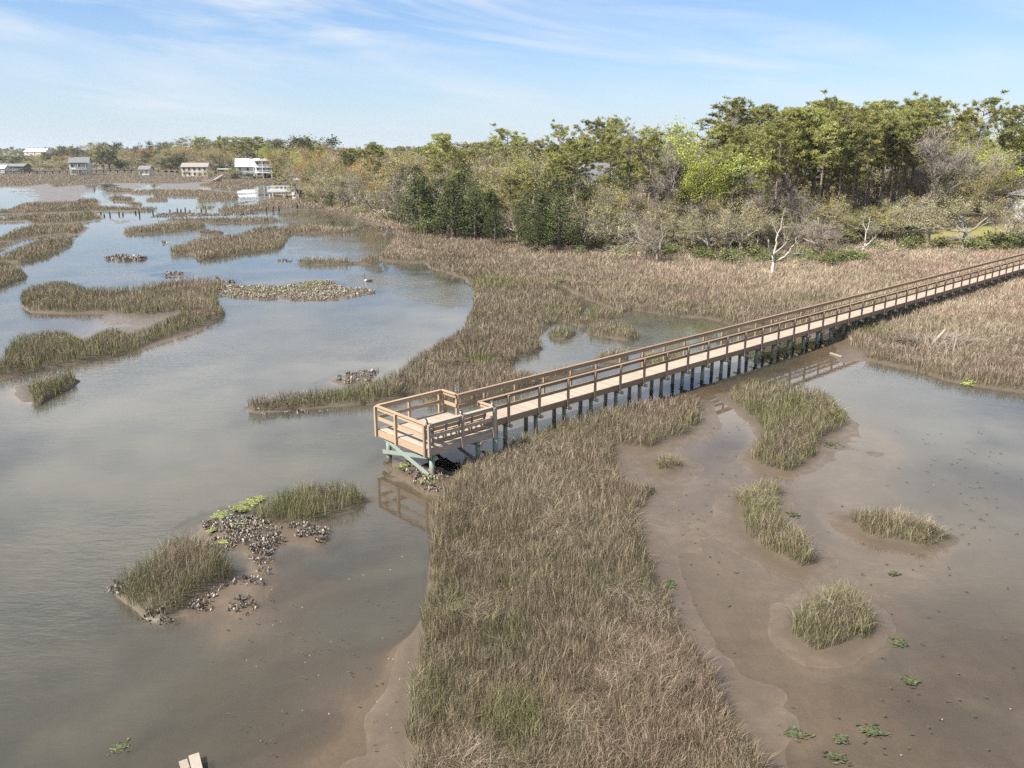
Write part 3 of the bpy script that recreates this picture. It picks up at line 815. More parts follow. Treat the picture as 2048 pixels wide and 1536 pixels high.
def shells(name, pts, label, size=.09, dens=14, kind=None, mat=None, lift=.02, cat='oyster bed', flat=.5, clumpy=True):
    x, y = scatter(pts, dens)
    if clumpy:
        k = fbm(x, y, .8, 77, 2) > .33; x, y = x[k], y[k]
    if not len(x): return
    z = np.maximum(terrain(x, y), -.02) + lift
    m = MB()
    for a, b, c in zip(x, y, z):
        n = rng.integers(2, 5)
        for _ in range(n):
            d = rng.normal(0, 1, 3); d[2] = abs(d[2]) * 1.3 + .4; d /= np.linalg.norm(d)
            e = np.cross(d, rng.normal(0, 1, 3)); e /= np.linalg.norm(e) + 1e-6
            f = np.cross(d, e)
            L = size * rng.uniform(.6, 1.5); W = L * .42
            o = np.array([a, b, c]) + rng.normal(0, size * .45, 3) * (1, 1, .2)
            V = [o - e * W * .35, o + e * W * .35, o + d * L * .6 + e * W * .6, o + d * L, o + d * L * .6 - e * W * .6, o + d * L * .5 + f * W * .45]
            m.add(V, [], [(0, 1, 5), (1, 2, 5), (2, 3, 5), (3, 4, 5), (4, 0, 5), (1, 0, 4), (1, 4, 2), (2, 4, 3)])
    m.obj(name, mat or oyster_m, label=label, cat=cat, kind=kind)

BIGBAR = P("430,582 450,572 500,571 560,573 620,563 660,561 690,575 740,579 758,584 720,590 690,597 640,600 560,598 500,597 440,591")
BAR1 = P("408,1042 440,1035 500,1034 530,1050 570,1052 625,1046 657,1060 640,1085 580,1086 530,1108 500,1108 480,1100 440,1100 420,1070")
shells('oyster_bed', BAR1, 'dark oyster bar with bright algae between the two grass clumps left of the platform', .08, 150)
shells('oyster_bed', P("455,1165 480,1150 538,1150 542,1172 525,1205 480,1226 440,1210 380,1207 420,1188"), 'curved oyster bed at the foot of the lower left grass clump', .08, 120)
shells('oyster_bed', P("495,1118 520,1112 545,1118 540,1142 515,1148 500,1135"), 'small detached patch of oysters between the bar and the curved bed', .08, 60)
shells('oyster_bed', P("210,1180 235,1160 270,1195 300,1222 350,1232 330,1245 280,1238 235,1200"), 'dark oyster rim round the tip of the lower left grass clump', .08, 45)
shells('oyster_bed', BIGBAR, 'long pale oyster bar beside the hooked grass island, below the goose', .13, 26, mat=oyster_p)
shells('oyster_bed', P("204,517 230,511 270,511 297,515 280,520 230,521"), 'small dark oval oyster bar alone in the creek on the left', .26, 6)
shells('oyster_bed', P("319,487 330,484 340,487 330,489"), 'tiny dark oyster heap near the blunt end of the crooked island', .25, 4)
shells('oyster_bed', P("320,548 335,545 370,546 368,553 330,553"), 'little oyster heap behind the hooked grass island', .2, 9)
shells('oyster_bed', P("425,553 450,558 478,566 470,570 430,565"), 'oyster spit at the right tip of the hooked grass island', .2, 8)
shells('oyster_bed', P("795,925 850,932 905,938 935,922 910,950 892,968 880,985 852,984 818,966 792,945"), 'dark oysters and weed on the mud under the viewing platform', .085, 90)
shells('oyster_bed', P("900,915 960,905 985,915 940,945 900,950"), 'black oyster clumps in the shade behind the nearest platform piling', .10, 16)
shells('oyster_bed', P("660,760 700,745 750,738 760,745 735,765 690,772"), 'red-brown oyster clumps along the creek side of the grass tongue', .13, 14)
shells('oyster_bed', P("483,808 500,818 560,822 620,818 690,810 700,816 620,826 540,830 495,828"), 'line of oysters along the muddy foot of the grass tongue', .1, 14)
shells('oyster_bed', P("545,519 570,518 600,521 595,524 560,523"), 'thin oyster line leading to the straight grass strip', .2, 6)
shells('oyster_bed', P("300,434 320,426 370,424 420,427 520,423 515,428 430,431 340,434"), 'long oyster ridge under the row of old stubs', .16, 7)
shells('oyster_bed', P("755,457 790,455 805,460 780,462"), 'oysters joining the island tail to the wooded shore', .3, 4)

def mats(name, spots, label, mat, cat, kind=None, size=.12, lift=.012, n=60, group=None, single=True):
    """flat ragged leaves of weed: a heap of small crumpled sheets"""
    m = MB()
    for (u, v, ru, rv) in spots:
        X, Y = at(u, v, 0)
        X2, _ = at(u + ru, v, 0); _, Y2 = at(u, v - rv, 0)
        rx, ry = abs(X2 - X), abs(Y2 - Y)
        k = int(n)
        ang = rng.uniform(0, 6.28)
        for _ in range(k):
            a = rng.uniform(0, 6.28); r = abs(rng.normal(0, .5))
            x = X + math.cos(a) * r * rx; y = Y + math.sin(a) * r * ry
            if not single: z = max(ground_z(x, y), -.004) + lift
            else: z = max(ZC, -.004) + lift if False else None
            sx = size * rng.uniform(.5, 1.4)
            q = 6
            aa = np.sort(rng.uniform(0, 6.28, q))
            rr = sx * rng.uniform(.4, 1, q)
            base = np.array([x, y, 0.0])
            V = [base] + [base + (rr[i] * math.cos(aa[i]) * 1.3, rr[i] * math.sin(aa[i]) * .8, 0) for i in range(q)]
            V = np.array(V); V[:, 2] = rng.uniform(0, .05 * size / .12, q + 1)
            m.add(V, [], [(0, 1 + i, 1 + (i + 1) % q) for i in range(q)])
    V = np.concatenate(m.V)
    V[:, 2] += np.maximum(terrain(V[:, 0], V[:, 1]), .0 if lift > 0 else -9) + lift
    m.V = [V]; m.R = [np.concatenate(m.R)]
    m.obj(name, mat, label=label, cat=cat, kind=kind, group=group)

mats('algae_mat', [(440, 1035, 26, 9), (485, 1020, 30, 9), (500, 1008, 18, 6), (520, 1000, 14, 6)], 'bright yellow-green sea lettuce draped over the back of the oyster bar', alg_m, 'algae', size=.06, lift=.07, n=190)
mats('algae_mat', [(480, 1055, 22, 5), (450, 1088, 14, 4), (425, 1065, 12, 8)], 'thinner band of green sea lettuce across the front of the oyster bar', alg_m, 'algae', size=.045, lift=.07, n=110)
mats('algae_mat', [(806, 936, 16, 7), (818, 926, 9, 3)], 'yellow-green algae on the mud beside the outer platform piling', alg_m, 'algae', size=.05, lift=.05, n=110)
mats('algae_mat', [(858, 958, 16, 6), (845, 966, 10, 4), (862, 972, 9, 3)], 'green algae at the foot of the nearest platform piling', alg_m, 'algae', size=.05, lift=.05, n=110)
mats('algae_mat', [(1880, 744, 30, 3), (1935, 770, 20, 3)], 'green algae line on the mud edge of the right hand marsh', alg_m, 'algae', size=.08, lift=.02, n=60)
mats('algae_mat', [(560, 585, 50, 6), (610, 575, 40, 6), (640, 568, 14, 3)], 'yellowish algae on top of the long pale oyster bar', alg_m, 'algae', size=.11, lift=.09, n=130)
WEED = [(1822, 1364, 14, 9, 'dark green weed patch alone on the right flat, above the largest olive one'),
        (1745, 1462, 26, 12, 'largest olive weed patch near the bottom right of the flat'),
        (1680, 1478, 14, 9, 'round dark weed patch left of the largest olive one'),
        (1590, 1468, 28, 14, 'yellow-green weed smear beside the lower end of the marsh strip'),
        (1672, 1513, 18, 12, 'weed patch cut close to the bottom edge below the round dark one'),
        (240, 1495, 22, 12, 'green weed clump sunk in the shallows at the bottom left'),
        (1797, 1285, 18, 10, 'olive weed with shells just right of the round grass clump'),
        (1788, 1148, 10, 4, 'small dark green weed patch below the oval straw island'),
        (1585, 1030, 14, 6, 'green weed tuft right of the slanted narrow island'),
        (1660, 890, 20, 7, 'green weed below the large curved island'),
        (1340, 1172, 14, 12, 'dark green weed against the right side of the marsh strip'),
        (1300, 985, 14, 10, 'green weed in the notch at the top of the mudflat channel')]
for u, v, ru, rv, lab in WEED:
    mats('weed_patch', [(u, v, ru, rv)], lab, weed_m, 'weed', size=.055, lift=.004, n=150, group='weed patches on the flats')
sp_ = []
for _ in range(85):
    u, v = rng.uniform(1560, 2040), rng.uniform(860, 1530)
    if inside(P("1690,850 2048,850 2048,1530 1560,1530 1480,1400 1700,1320 1780,1200 1640,1120"), np.array([u]), np.array([v]))[0]: sp_.append((u, v, rng.uniform(2, 7), rng.uniform(1, 3)))
for _ in range(48):
    u, v = rng.uniform(420, 815), rng.uniform(1180, 1520); sp_.append((u, v, rng.uniform(1, 5), rng.uniform(.8, 2.2)))
for _ in range(40):
    u, v = rng.uniform(1330, 1480), rng.uniform(850, 1330); sp_.append((u, v, rng.uniform(1, 5), rng.uniform(.8, 2.2)))
for _ in range(35):
    u, v = rng.uniform(1850, 2048), rng.uniform(880, 1080); sp_.append((u, v, rng.uniform(4, 13), rng.uniform(2, 4)))
mats('bottom_weed', sp_, 'scraps of weed and mud crumbs scattered over the tidal flats', crumb_m, 'weed', kind='stuff', size=.028, lift=.003, n=9)
# white shell flecks
m = MB()
for _ in range(34):
    if rng.random() < .7: u, v = rng.uniform(480, 820), rng.uniform(1090, 1530)
    else: u, v = rng.uniform(1300, 2040), rng.uniform(950, 1530)
    x, y = at(u, v, 0)
    z = max(ground_z(x, y), 0) + .006
    r_ = rng.uniform(.007, .016); a = rng.uniform(0, 3)
    e1 = np.array([math.cos(a), math.sin(a), 0]) * r_; e2 = np.array([-math.sin(a), math.cos(a), 0]) * r_ * .6
    m.box((x, y, z), e1, e2, (0, 0, .005))
m.obj('shell_flecks', plain_mat('shell_white', (.40, .36, .31), .6), label='loose pale shell flecks on the mud', cat='shells', kind='stuff')

drift_m = wood_mat('driftwood', (.20, .165, .13), (.36, .31, .255), 12, .85)
def plank(u0, v0, u1, v1, w, h, label, name='plank', z=.05, mat=drift_m, tilt=0):
    a, b = at(u0, v0, z), at(u1, v1, z)
    m = MB(); m.beam((a[0], a[1], max(ground_z(*a), 0) + z), (b[0], b[1], max(ground_z(*b), 0) + z + tilt), w, h)
    m.obj(name, mat, label=label, cat='driftwood')
plank(372, 1540, 366, 1522, .16, .05, 'short weathered plank end at the very bottom edge, the left one of the pair')
plank(396, 1545, 388, 1514, .2, .05, 'longer weathered plank beside the short one at the very bottom edge', z=.08, tilt=.05)
plank(1661, 706, 1684, 714, .13, .07, 'pale plank lying in the water by the last boardwalk pilings')
x0, y0 = at(1863, 690, .4)
m = MB(); a = np.array(at(1860, 692, .3)); b = np.array(at(1884, 690, .3))
m.tube([(a[0], a[1], ground_z(*a)), ((a[0] * .4 + b[0] * .6), a[1], ground_z(*a) + .75), (b[0], a[1] + .1, ground_z(*a) + 1.15)], [.11, .10, .085], 8)
m.obj('driftwood_log', drift_m, True, label='bleached log leaning out of the flattened reeds in the right hand marsh', cat='driftwood') if False else m.obj('driftwood_log', drift_m, None, True, label='bleached log leaning out of the flattened reeds in the right hand marsh', cat='driftwood')
# flattened dead reeds round the log
m = MB()
reed_m = leaf_mat('dead_reed', [(0, (.14, .11, .085)), (1, (.31, .25, .195))], .1)
for cu, cv, n_, sgn in ((1835, 690, 260, -1), (1895, 690, 260, 1), (1868, 700, 120, 0)):
    cx_, cy__ = at(cu, cv, .2)
    for _ in range(n_):
        a = rng.normal(0, .55) + (math.pi if sgn < 0 else 0) + (math.pi / 2 if sgn == 0 else 0)
        x, y = cx_ + rng.normal(0, .55), cy__ + rng.normal(0, .7)
        L = rng.uniform(.7, 1.5); z = ground_z(x, y) + .15
        d = np.array([math.cos(a), math.sin(a) * .7, rng.uniform(.1, .75)]); d /= np.linalg.norm(d)
        s_v = np.cross(d, (0, 0, 1)); s_v = s_v / np.linalg.norm(s_v) * .022
        o = np.array([x, y, z])
        m.add([o - s_v, o + s_v, o + d * L * .6 + s_v * .8, o + d * L * .6 - s_v * .8, o + d * L + np.array([d[0] * .2, d[1] * .2, -.12])], [(0, 1, 2, 3)], [(3, 2, 4)])
m.obj('dead_reeds', reed_m, label='flattened grey dead reeds lying in a V in the right hand marsh', cat='reeds', kind='stuff')

# old piling stubs in the creek
stub_m = plain_mat('rotten_stub', (.035, .028, .022), .85, .5, 6)
STUB = None
for k, (u, v, h) in enumerate([(202, 430, .7), (209, 433, .6), (220, 431, .9), (238, 429, .8), (246, 431, .7), (271, 427, .7), (279, 430, 1.3), (306, 427, .9), (340, 425, .8), (355, 424, 1.0), (362, 424, .8), (371, 425, 1.3), (380, 425, .7), (403, 424, 1.0), (412, 424, .8),
                               (480, 424, .8), (533, 423, 1.2), (546, 422, 1.2), (558, 421, 1.0), (586, 418, 1.0), (594, 419, 1.5), (602, 417, 1.1), (620, 417, 1.1)]):
    if STUB is None:
        m = MB(); m.tube([(0, 0, -.6), (0, 0, .4), (.02, 0, .8)], [.16, .14, .09], 7); STUB = m.build('pile_stub', stub_m)
    x, y = at(u, v, 0)
    o = put('pile_stub', STUB, loc=(x, y, 0), group='row of rotten pier stubs across the creek', cat='piling stub')
    o.scale = (1, 1, h); o.rotation_euler = (rng.normal(0, .06), rng.normal(0, .06), rng.uniform(0, 6))
    o['label'] = 'short rotten black stub in the old pier row on the left of the creek' if h < .95 and u < 420 else 'taller black stub in the old pier row on the left of the creek' if u < 420 else 'dark pier stub in the water in front of the white deck'
# ------------------------------------------------------------------ trees
bark_pine = plain_mat('pine_bark', (.19, .145, .115), .9, .35, 3)
bark_oak = plain_mat('oak_bark', (.27, .245, .21), .9, .35, 3)
bark_bare = plain_mat('grey_twig', (.235, .20, .17), .9, .25, 3)
bark_dead = plain_mat('bleached_wood', (.37, .335, .29), .85, .2, 3)
bark_dark = plain_mat('dark_bark', (.11, .09, .07), .9, .3, 3)
LEAF = dict(
    pine=leaf_mat('pine_needles', [(0, (.045, .058, .016)), (.5, (.275, .275, .085)), (1, (.47, .43, .17))], .35),
    oak=leaf_mat('oak_leaves', [(0, (.045, .048, .02)), (.4, (.20, .185, .08)), (.75, (.40, .35, .19)), (1, (.50, .45, .30))], .2),
    oakgold=leaf_mat('gold_oak_leaves', [(0, (.05, .05, .016)), (.5, (.27, .23, .075)), (1, (.44, .36, .14))], .25),
    cedar=leaf_mat('cedar_leaves', [(0, (.016, .026, .010)), (.55, (.062, .078, .024)), (1, (.145, .15, .05))], .1),
    fresh=leaf_mat('fresh_leaves', [(0, (.17, .21, .03)), (.5, (.33, .37, .065)), (1, (.50, .50, .13))], .35),
    olive=leaf_mat('olive_leaves', [(0, (.14, .14, .04)), (.5, (.27, .25, .075)), (1, (.40, .36, .14))], .3),
    rust=leaf_mat('rust_buds', [(0, (.20, .115, .05)), (.5, (.34, .21, .085)), (1, (.46, .32, .15))], .25),
    shrub=leaf_mat('shrub_leaves', [(0, (.06, .085, .022)), (.5, (.145, .16, .055)), (1, (.26, .265, .12))], .25),
    haze=leaf_mat('far_leaves', [(0, (.07, .08, .05)), (.5, (.13, .13, .07)), (1, (.20, .18, .10))], .1),
    palm=leaf_mat('palm_fronds', [(0, (.07, .09, .03)), (1, (.20, .20, .07))], .2),
)

def leaf_cards(C, size, rr, clump_rnd, flat=0.0, aspect=.6):
    """random little quads about centres C"""
    n = len(C)
    a = rr.normal(0, 1, (n, 3)); a[:, 2] *= (1 - flat); a /= np.linalg.norm(a, axis=1)[:, None] + 1e-9
    b = np.cross(a, rr.normal(0, 1, (n, 3))); b /= np.linalg.norm(b, axis=1)[:, None] + 1e-9
    s = size * rr.uniform(.6, 1.35, n)[:, None] * .5
    a = a * s; b = b * s * aspect
    V = np.stack([C - a - b * .6, C + a * .2 - b, C + a + b * .3, C - a * .1 + b], 1).reshape(-1, 3)
    F = np.arange(n)[:, None] * 4 + np.arange(4)
    r = np.clip(clump_rnd + rr.normal(0, .17, n), 0, 1)
    return V, F, np.repeat(r, 4)

def needle_tufts(C, L, rr, clump_rnd, per=15, w=.036):
    n = len(C)
    d = rr.normal(0, 1, (n, per, 3)); d[:, :, 2] = d[:, :, 2] * .8 + .35
    d /= np.linalg.norm(d, axis=2)[:, :, None]
    e = np.cross(d, rr.normal(0, 1, (n, per, 3))); e /= np.linalg.norm(e, axis=2)[:, :, None] + 1e-9
    l = L * rr.uniform(.6, 1.2, (n, per, 1))
    c = C[:, None, :]
    V = np.stack([c - e * w, c + e * w, c + d * l + e * w * .6, c + d * l - e * w * .6], 2).reshape(-1, 3)
    F = np.arange(n * per)[:, None] * 4 + np.arange(4)
    r = np.clip(np.repeat(clump_rnd, per) + rr.normal(0, .14, n * per), 0, 1)
    return V, F, np.repeat(r, 4)

class Skel:
    twigs = 0
    def __init__(self, rr): self.rr, self.m, self.tips, self.mids = rr, MB(), [], []
    def limb(self, p, d, L, r, depth, maxd, wob=.25, up=.1, kids=3, ang=.75, ratio=.68, rmin=.012, sides=(7, 6, 5, 4, 3, 3, 3), taper=.55, bare=.35):
        rr = self.rr
        n = 5 if depth < 2 else 4 if depth < 4 else 3
        pts, rad = [p], [r]
        d = d / np.linalg.norm(d)
        for i in range(n):
            d = d + rr.normal(0, wob, 3) / n ** .5 + np.array([0, 0, up / n]); d /= np.linalg.norm(d)
            p = p + d * L / n; pts.append(p); rad.append(max(rmin, r * (1 - (1 - taper) * (i + 1) / n)))
        self.m.tube(pts, rad, sides[min(depth, len(sides) - 1)], r=rr.random(), cap=False)
        if depth >= maxd:
            self.tips.append(pts[-1]); self.tips.append(pts[-2])
            for _ in range(self.twigs):
                e = d * .4 + rr.normal(0, .6, 3); e /= np.linalg.norm(e); q0 = pts[rr.integers(1, len(pts))]
                self.m.tube([q0, q0 + e * rr.uniform(.35, .9)], [.012, .007], 3, r=rr.random(), cap=False)
            return
        if depth >= maxd - 1: self.mids += pts[1:]
        k = kids if not callable(kids) else kids(depth)
        for j in range(k):
            f = bare + (1 - bare) * (j + rr.random()) / k if j < k - 1 else 1.0
            q = f * n; i0 = min(int(q), n - 1); pp = pts[i0] + (pts[i0 + 1] - pts[i0]) * (q - i0)
            ax = np.cross(d, rr.normal(0, 1, 3)); ax /= np.linalg.norm(ax) + 1e-9
            a = ang * rr.uniform(.5, 1.3) if j < k - 1 else ang * .4 * rr.random()
            nd = d * math.cos(a) + np.cross(ax, d) * math.sin(a)
            self.limb(pp, nd, L * ratio * rr.uniform(.75, 1.2), max(rmin, r * taper * (.95 if j == k - 1 else .75)), depth + 1, maxd, wob, up, kids, ang, ratio, rmin, sides, taper, bare)

def crown_mesh(name, parts, mat):
    V, F, R, n = [], [], [], 0
    for v, f, r in parts:
        V.append(v); F.append(f + n); R.append(r); n += len(v)
    return mesh(name, np.concatenate(V), np.concatenate(F), {'rnd': np.concatenate(R)}, mat)

def norm_h(mb, parts):
    z = max(v[:, 2].max() for v in (mb.V + [p[0] for p in parts])) if parts else max(v[:, 2].max() for v in mb.V)
    return z

def make_oak(seed, leafm='oak', trunk=1.5, minz=0.0, twigs=3, leaves=42, spread=1.0, size=.12, height=1.0, dens=1.0):
    rr = np.random.default_rng(seed); S = Skel(rr)
    S.twigs = twigs
    nl = rr.integers(3, 6)
    tp = np.array([0, 0, 0.]); top = np.array([rr.normal(0, .2), rr.normal(0, .2), trunk])
    S.m.tube([tp - (0, 0, .6), tp, top * .5, top], [.30, .25, .19, .18], 8, cap=False)
    for i in range(nl):
        a = i * 2 * math.pi / nl + rr.normal(0, .3)
        S.limb(top, np.array([math.cos(a) * spread, math.sin(a) * spread, rr.uniform(.55, 1.15) * height]), 2.3, .14, 1, 4, wob=.42, up=.12, kids=3, ang=.8, ratio=.72, rmin=.018, bare=.35)
    S.limb(top, np.array([rr.normal(0, .2), rr.normal(0, .2), 1.0]), 2.4 * height, .13, 1, 4, wob=.4, up=.2, kids=3, ang=.8, ratio=.72, rmin=.018)
    T = np.array(S.tips)
    k = (rr.random(len(T)) < dens) & (T[:, 2] > minz)
    T = T[k]
    cl = rr.random(len(T))
    C = np.repeat(T, leaves, 0) + rr.normal(0, 1, (len(T) * leaves, 3)) * (.30, .30, .20)
    parts = [leaf_cards(C, size, rr, np.repeat(cl, leaves), .3)]
    return S.m, parts

def make_pine(seed, start=.52, R=2.7, h=17.0, dens=1.0, lean=0.0, tuftL=.36):
    rr = np.random.default_rng(seed); S = Skel(rr)
    n = 9
    bx, by = rr.normal(0, .35, 2)
    zs = np.linspace(0, h, n)
    tr = np.stack([bx * (zs / h) ** 2 + lean * zs + rr.normal(0, .05, n), by * (zs / h) ** 2 + rr.normal(0, .05, n), zs], 1)
    tr[0] = (0, 0, -.6)
    S.m.tube(tr, np.linspace(.21, .05, n), 7, cap=False)
    tufts, crn = [], []
    # dead stubs on the bare trunk
    for _ in range(7):
        z = rr.uniform(.28, start) * h; a = rr.uniform(0, 6.28)
        c = np.array([np.interp(z, zs, tr[:, 0]), np.interp(z, zs, tr[:, 1]), z])
        S.m.tube([c, c + np.array([math.cos(a), math.sin(a), rr.uniform(-.1, .4)]) * rr.uniform(.5, 1.5)], [.03, .012], 3, cap=False)
    nb = int(25 * dens)
    for i in range(nb):
        f = (i + rr.random() * .9) / nb
        z = h * (start + (1 - start) * f * .97)
        a = i * 2.4 + rr.normal(0, .5)
        prof = (.55 + .75 * math.sin(min(1, f * 1.25 + .15) * math.pi * .62)) * (1 - f ** 3 * .75)
        L = R * prof * rr.uniform(.55, 1.1)
        c = np.array([np.interp(z, zs, tr[:, 0]), np.interp(z, zs, tr[:, 1]), z])
        d = np.array([math.cos(a), math.sin(a), rr.uniform(.0, .45)])
        pts = [c]
        for j in range(4):
            d = d + rr.normal(0, .12, 3) + np.array([0, 0, .10]); d /= np.linalg.norm(d); pts.append(pts[-1] + d * L / 4)
        S.m.tube(pts, np.linspace(.055, .018, 5), 4, cap=False)
        for j, nq in ((2, 1), (3, 2), (4, 2)):
            for q in range(nq):
                dd = d * .5 + rr.normal(0, .7, 3) + np.array([0, 0, .25]); dd /= np.linalg.norm(dd)
                e = pts[j] + dd * rr.uniform(.35, .85)
                S.m.tube([pts[j], e], [.02, .01], 3, cap=False)
                for _q in range(4): tufts.append(e + rr.normal(0, 1, 3) * (.22, .22, .10)); crn.append(0)
                crn[-4:] = [rr.random() * .9] * 4
    for _ in range(8): tufts.append(tr[-1] + rr.normal(0, .28, 3) + (0, 0, .1)); crn.append(.5)
    Tn = np.array(tufts)
    return S.m, [needle_tufts(Tn, tuftL, rr, np.array(crn))]

def make_cedar(seed, h=7.0, R=2.2, round_=0.0, n=4500, size=.18):
    rr = np.random.default_rng(seed); S = Skel(rr)
    S.m.tube([(0, 0, -.5), (0, 0, h * .5), (rr.normal(0, .2), 0, h * .93)], [.2, .13, .03], 6, cap=False)
    nb = 46; C, cl = [], []
    for i in range(nb):
        f = (i + rr.random()) / nb
        z = h * (.06 + .9 * f); a = i * 2.4 + rr.normal(0, .3)
        prof = (1 - f) ** .75 if round_ == 0 else math.sin((f * .85 + .15) * math.pi) ** .6
        L = R * max(prof, .08) * rr.uniform(.65, 1.15)
        e = np.array([math.cos(a) * L, math.sin(a) * L, z + L * .45])
        S.m.tube([(0, 0, z), e * (.6, .6, 1) - (0, 0, L * .15), e], [.04, .025, .012], 3, cap=False)
        k = int(n / nb * (.3 + prof))
        t_ = rr.uniform(.25, 1.08, k) ** .7
        c0 = np.array([0, 0, z]) + (e - (0, 0, z)) * t_[:, None]
        C.append(c0 + rr.normal(0, 1, (k, 3)) * (.22, .22, .22)); cl.append(np.full(k, rr.random()))
    C = np.concatenate(C); cl = np.concatenate(cl)
    return S.m, [leaf_cards(C, size, rr, cl, 0, .5)]

def make_vase(seed, leaves=8, size=.16, h=1.0, spread=.55, maxd=5, dens=1.0, cl_s=.26, twigs=0):
    """upright deciduous tree: with leaves=0 the bare twigs only"""
    rr = np.random.default_rng(seed); S = Skel(rr); S.twigs = twigs
    S.m.tube([(0, 0, -.5), (0, 0, .8), (0, 0, 2.6)], [.2, .16, .13], 7, cap=False)
    for i in range(3):
        a = i * 2.1 + rr.normal(0, .3)
        S.limb(np.array([0, 0, 2.5 - .5 * rr.random()]), np.array([math.cos(a) * spread, math.sin(a) * spread, 1.0]), 3.0 * h, .085, 1, maxd, wob=.22, up=.22, kids=3, ang=.6, ratio=.66, rmin=.009, bare=.3)
    parts = []
    if leaves:
        T = np.array(S.tips); T = T[rr.random(len(T)) < dens]
        cl = rr.random(len(T))
        C = np.repeat(T, leaves, 0) + rr.normal(0, cl_s, (len(T) * leaves, 3))
        parts = [leaf_cards(C, size, rr, np.repeat(cl, leaves))]
    return S.m, parts

def make_shrub(seed, n=900, R=1.0, h=1.5, size=.15):
    rr = np.random.default_rng(seed); S = Skel(rr)
    C, cl = [], []
    for i in range(26):
        a = rr.uniform(0, 6.28); r = R * rr.random() ** .5
        e = np.array([math.cos(a) * r, math.sin(a) * r, h * (1 - .55 * (r / R) ** 2) * rr.uniform(.6, 1.05)])
        S.m.tube([(e[0] * .15, e[1] * .15, -.2), e * (.55, .55, .5), e], [.03, .02, .008], 3, cap=False)
        k = n // 26
        t_ = rr.uniform(.45, 1.05, k)
        C.append(e * t_[:, None] ** (1, 1, .8) + rr.normal(0, .16, (k, 3))); cl.append(np.full(k, rr.random()))
    C = np.concatenate(C); C[:, 2] = np.maximum(C[:, 2], .03)
    return S.m, [leaf_cards(C, size, rr, np.concatenate(cl))]

def proto(kind, mb, parts, bark, leaf):
    tr = mb.build(kind + '_trunk', bark)
    cr = crown_mesh(kind + '_crown', parts, leaf) if parts else None
    return dict(trunk=tr, crown=cr, h=norm_h(mb, parts))

PR = {}
PR['pine'] = [proto('pine', *make_pine(100 + i, *q), bark_pine, LEAF['pine']) for i, q in enumerate([(.56, 2.7), (.62, 2.4), (.48, 3.0), (.66, 2.2), (.54, 3.1)])]
PR['flatpine'] = [proto('pine', *make_pine(140 + i, .60, 4.4, 16, .95, .01, .40), bark_pine, LEAF['pine']) for i in range(3)]
PR['oak'] = [proto('oak', *make_oak(200 + i, dens=d), bark_oak, LEAF['oak']) for i, d in enumerate((.8, .7, .85, .55))]
PR['wideoak'] = [proto('oak', *make_oak(220 + i, trunk=2.2, minz=3.0, spread=1.5, height=1.0, dens=.85, leaves=55, size=.11), bark_oak, LEAF['oak']) for i in range(2)]
PR['goldoak'] = [proto('oak', *make_oak(240 + i, dens=.95, leaves=30), bark_oak, LEAF['oakgold']) for i in range(3)]
PR['thinoak'] = [proto('oak', *make_oak(260 + i, twigs=6, dens=.45, leaves=14, size=.14), bark_bare, LEAF['oak']) for i in range(3)]
PR['cedar'] = [proto('cedar', *make_cedar(300 + i, 7.0, r), bark_dark, LEAF['cedar']) for i, r in enumerate((2.2, 1.8, 2.6))]
PR['evergreen'] = [proto('cedar', *make_cedar(320 + i, 7.5, 2.7, 1.0, 5000), bark_dark, LEAF['cedar']) for i in range(2)]
PR['fresh'] = [proto('fresh', *make_vase(400 + i, 15, .14), bark_bare, LEAF['fresh']) for i in range(2)]
PR['olive'] = [proto('olive', *make_vase(420 + i, 15, .14, spread=.8), bark_oak, LEAF['olive']) for i in range(2)]
PR['rust'] = [proto('rust', *make_vase(440 + i, 14, .14, spread=.85), bark_bare, LEAF['rust']) for i in range(2)]
PR['bare'] = [proto('bare', *make_vase(460 + i, 0, spread=.6, maxd=6, twigs=3), bark_bare, None) for i in range(3)]
PR['darkfar'] = [proto('evergreen', *make_oak(480 + i, dens=1.0, leaves=12, size=.26), bark_dark, LEAF['cedar']) for i in range(2)]
PR['shrub'] = [proto('shrub', *make_shrub(500 + i), bark_oak, LEAF['shrub']) for i in range(3)]
PR['drybrush'] = [proto('brush', *make_shrub(520 + i, 420, 1.2, 1.3, .12), bark_bare, LEAF['oak']) for i in range(2)]

NAMES = dict(pine=('pine_tree', 'pine'), flatpine=('pine_tree', 'pine'), oak=('live_oak', 'oak tree'), wideoak=('spreading_oak', 'oak tree'), goldoak=('golden_oak', 'oak tree'), thinoak=('lichen_oak', 'oak tree'),
             cedar=('cedar_tree', 'cedar'), evergreen=('evergreen_tree', 'evergreen tree'), fresh=('budding_tree', 'tree'), olive=('budding_tree', 'tree'), rust=('budding_tree', 'tree'), bare=('bare_tree', 'bare tree'),
             darkfar=('evergreen_tree', 'evergreen tree'), shrub=('shrub', 'shrub'), drybrush=('dry_brush', 'shrub'))
N_TREE = [0]
def tree(kind, u, Y, vtop=None, h=None, wide=1.0, label=None, group=None, x=None, k=None):
    p = PR[kind][rng.integers(len(PR[kind])) if k is None else k]
    if x is None: x = (u - CX) / F_PX * (Y * CP + (H - 1.5) * SP)
    # column u at distance Y (vertical lines lean slightly because the view tips down)
    if vtop is not None:
        x, _, zt = at_y(u, vtop, Y)
        z0 = ground_z(x, Y); h = zt - z0
    else: z0 = ground_z(x, Y)
    if h < .4: return
    s = h / p['h']
    nm, cat = NAMES[kind]
    o = put(nm, None, loc=(x, Y, z0), label=label, cat=cat, group=group, rotz=rng.uniform(0, 6.283))
    sw = s ** .85 * wide if h > 3 else s * wide
    o.scale = (sw, sw, s)
    put('trunk', p['trunk'], o)
    if p['crown'] is not None: put('crown', p['crown'], o)
    N_TREE[0] += 1
    return o

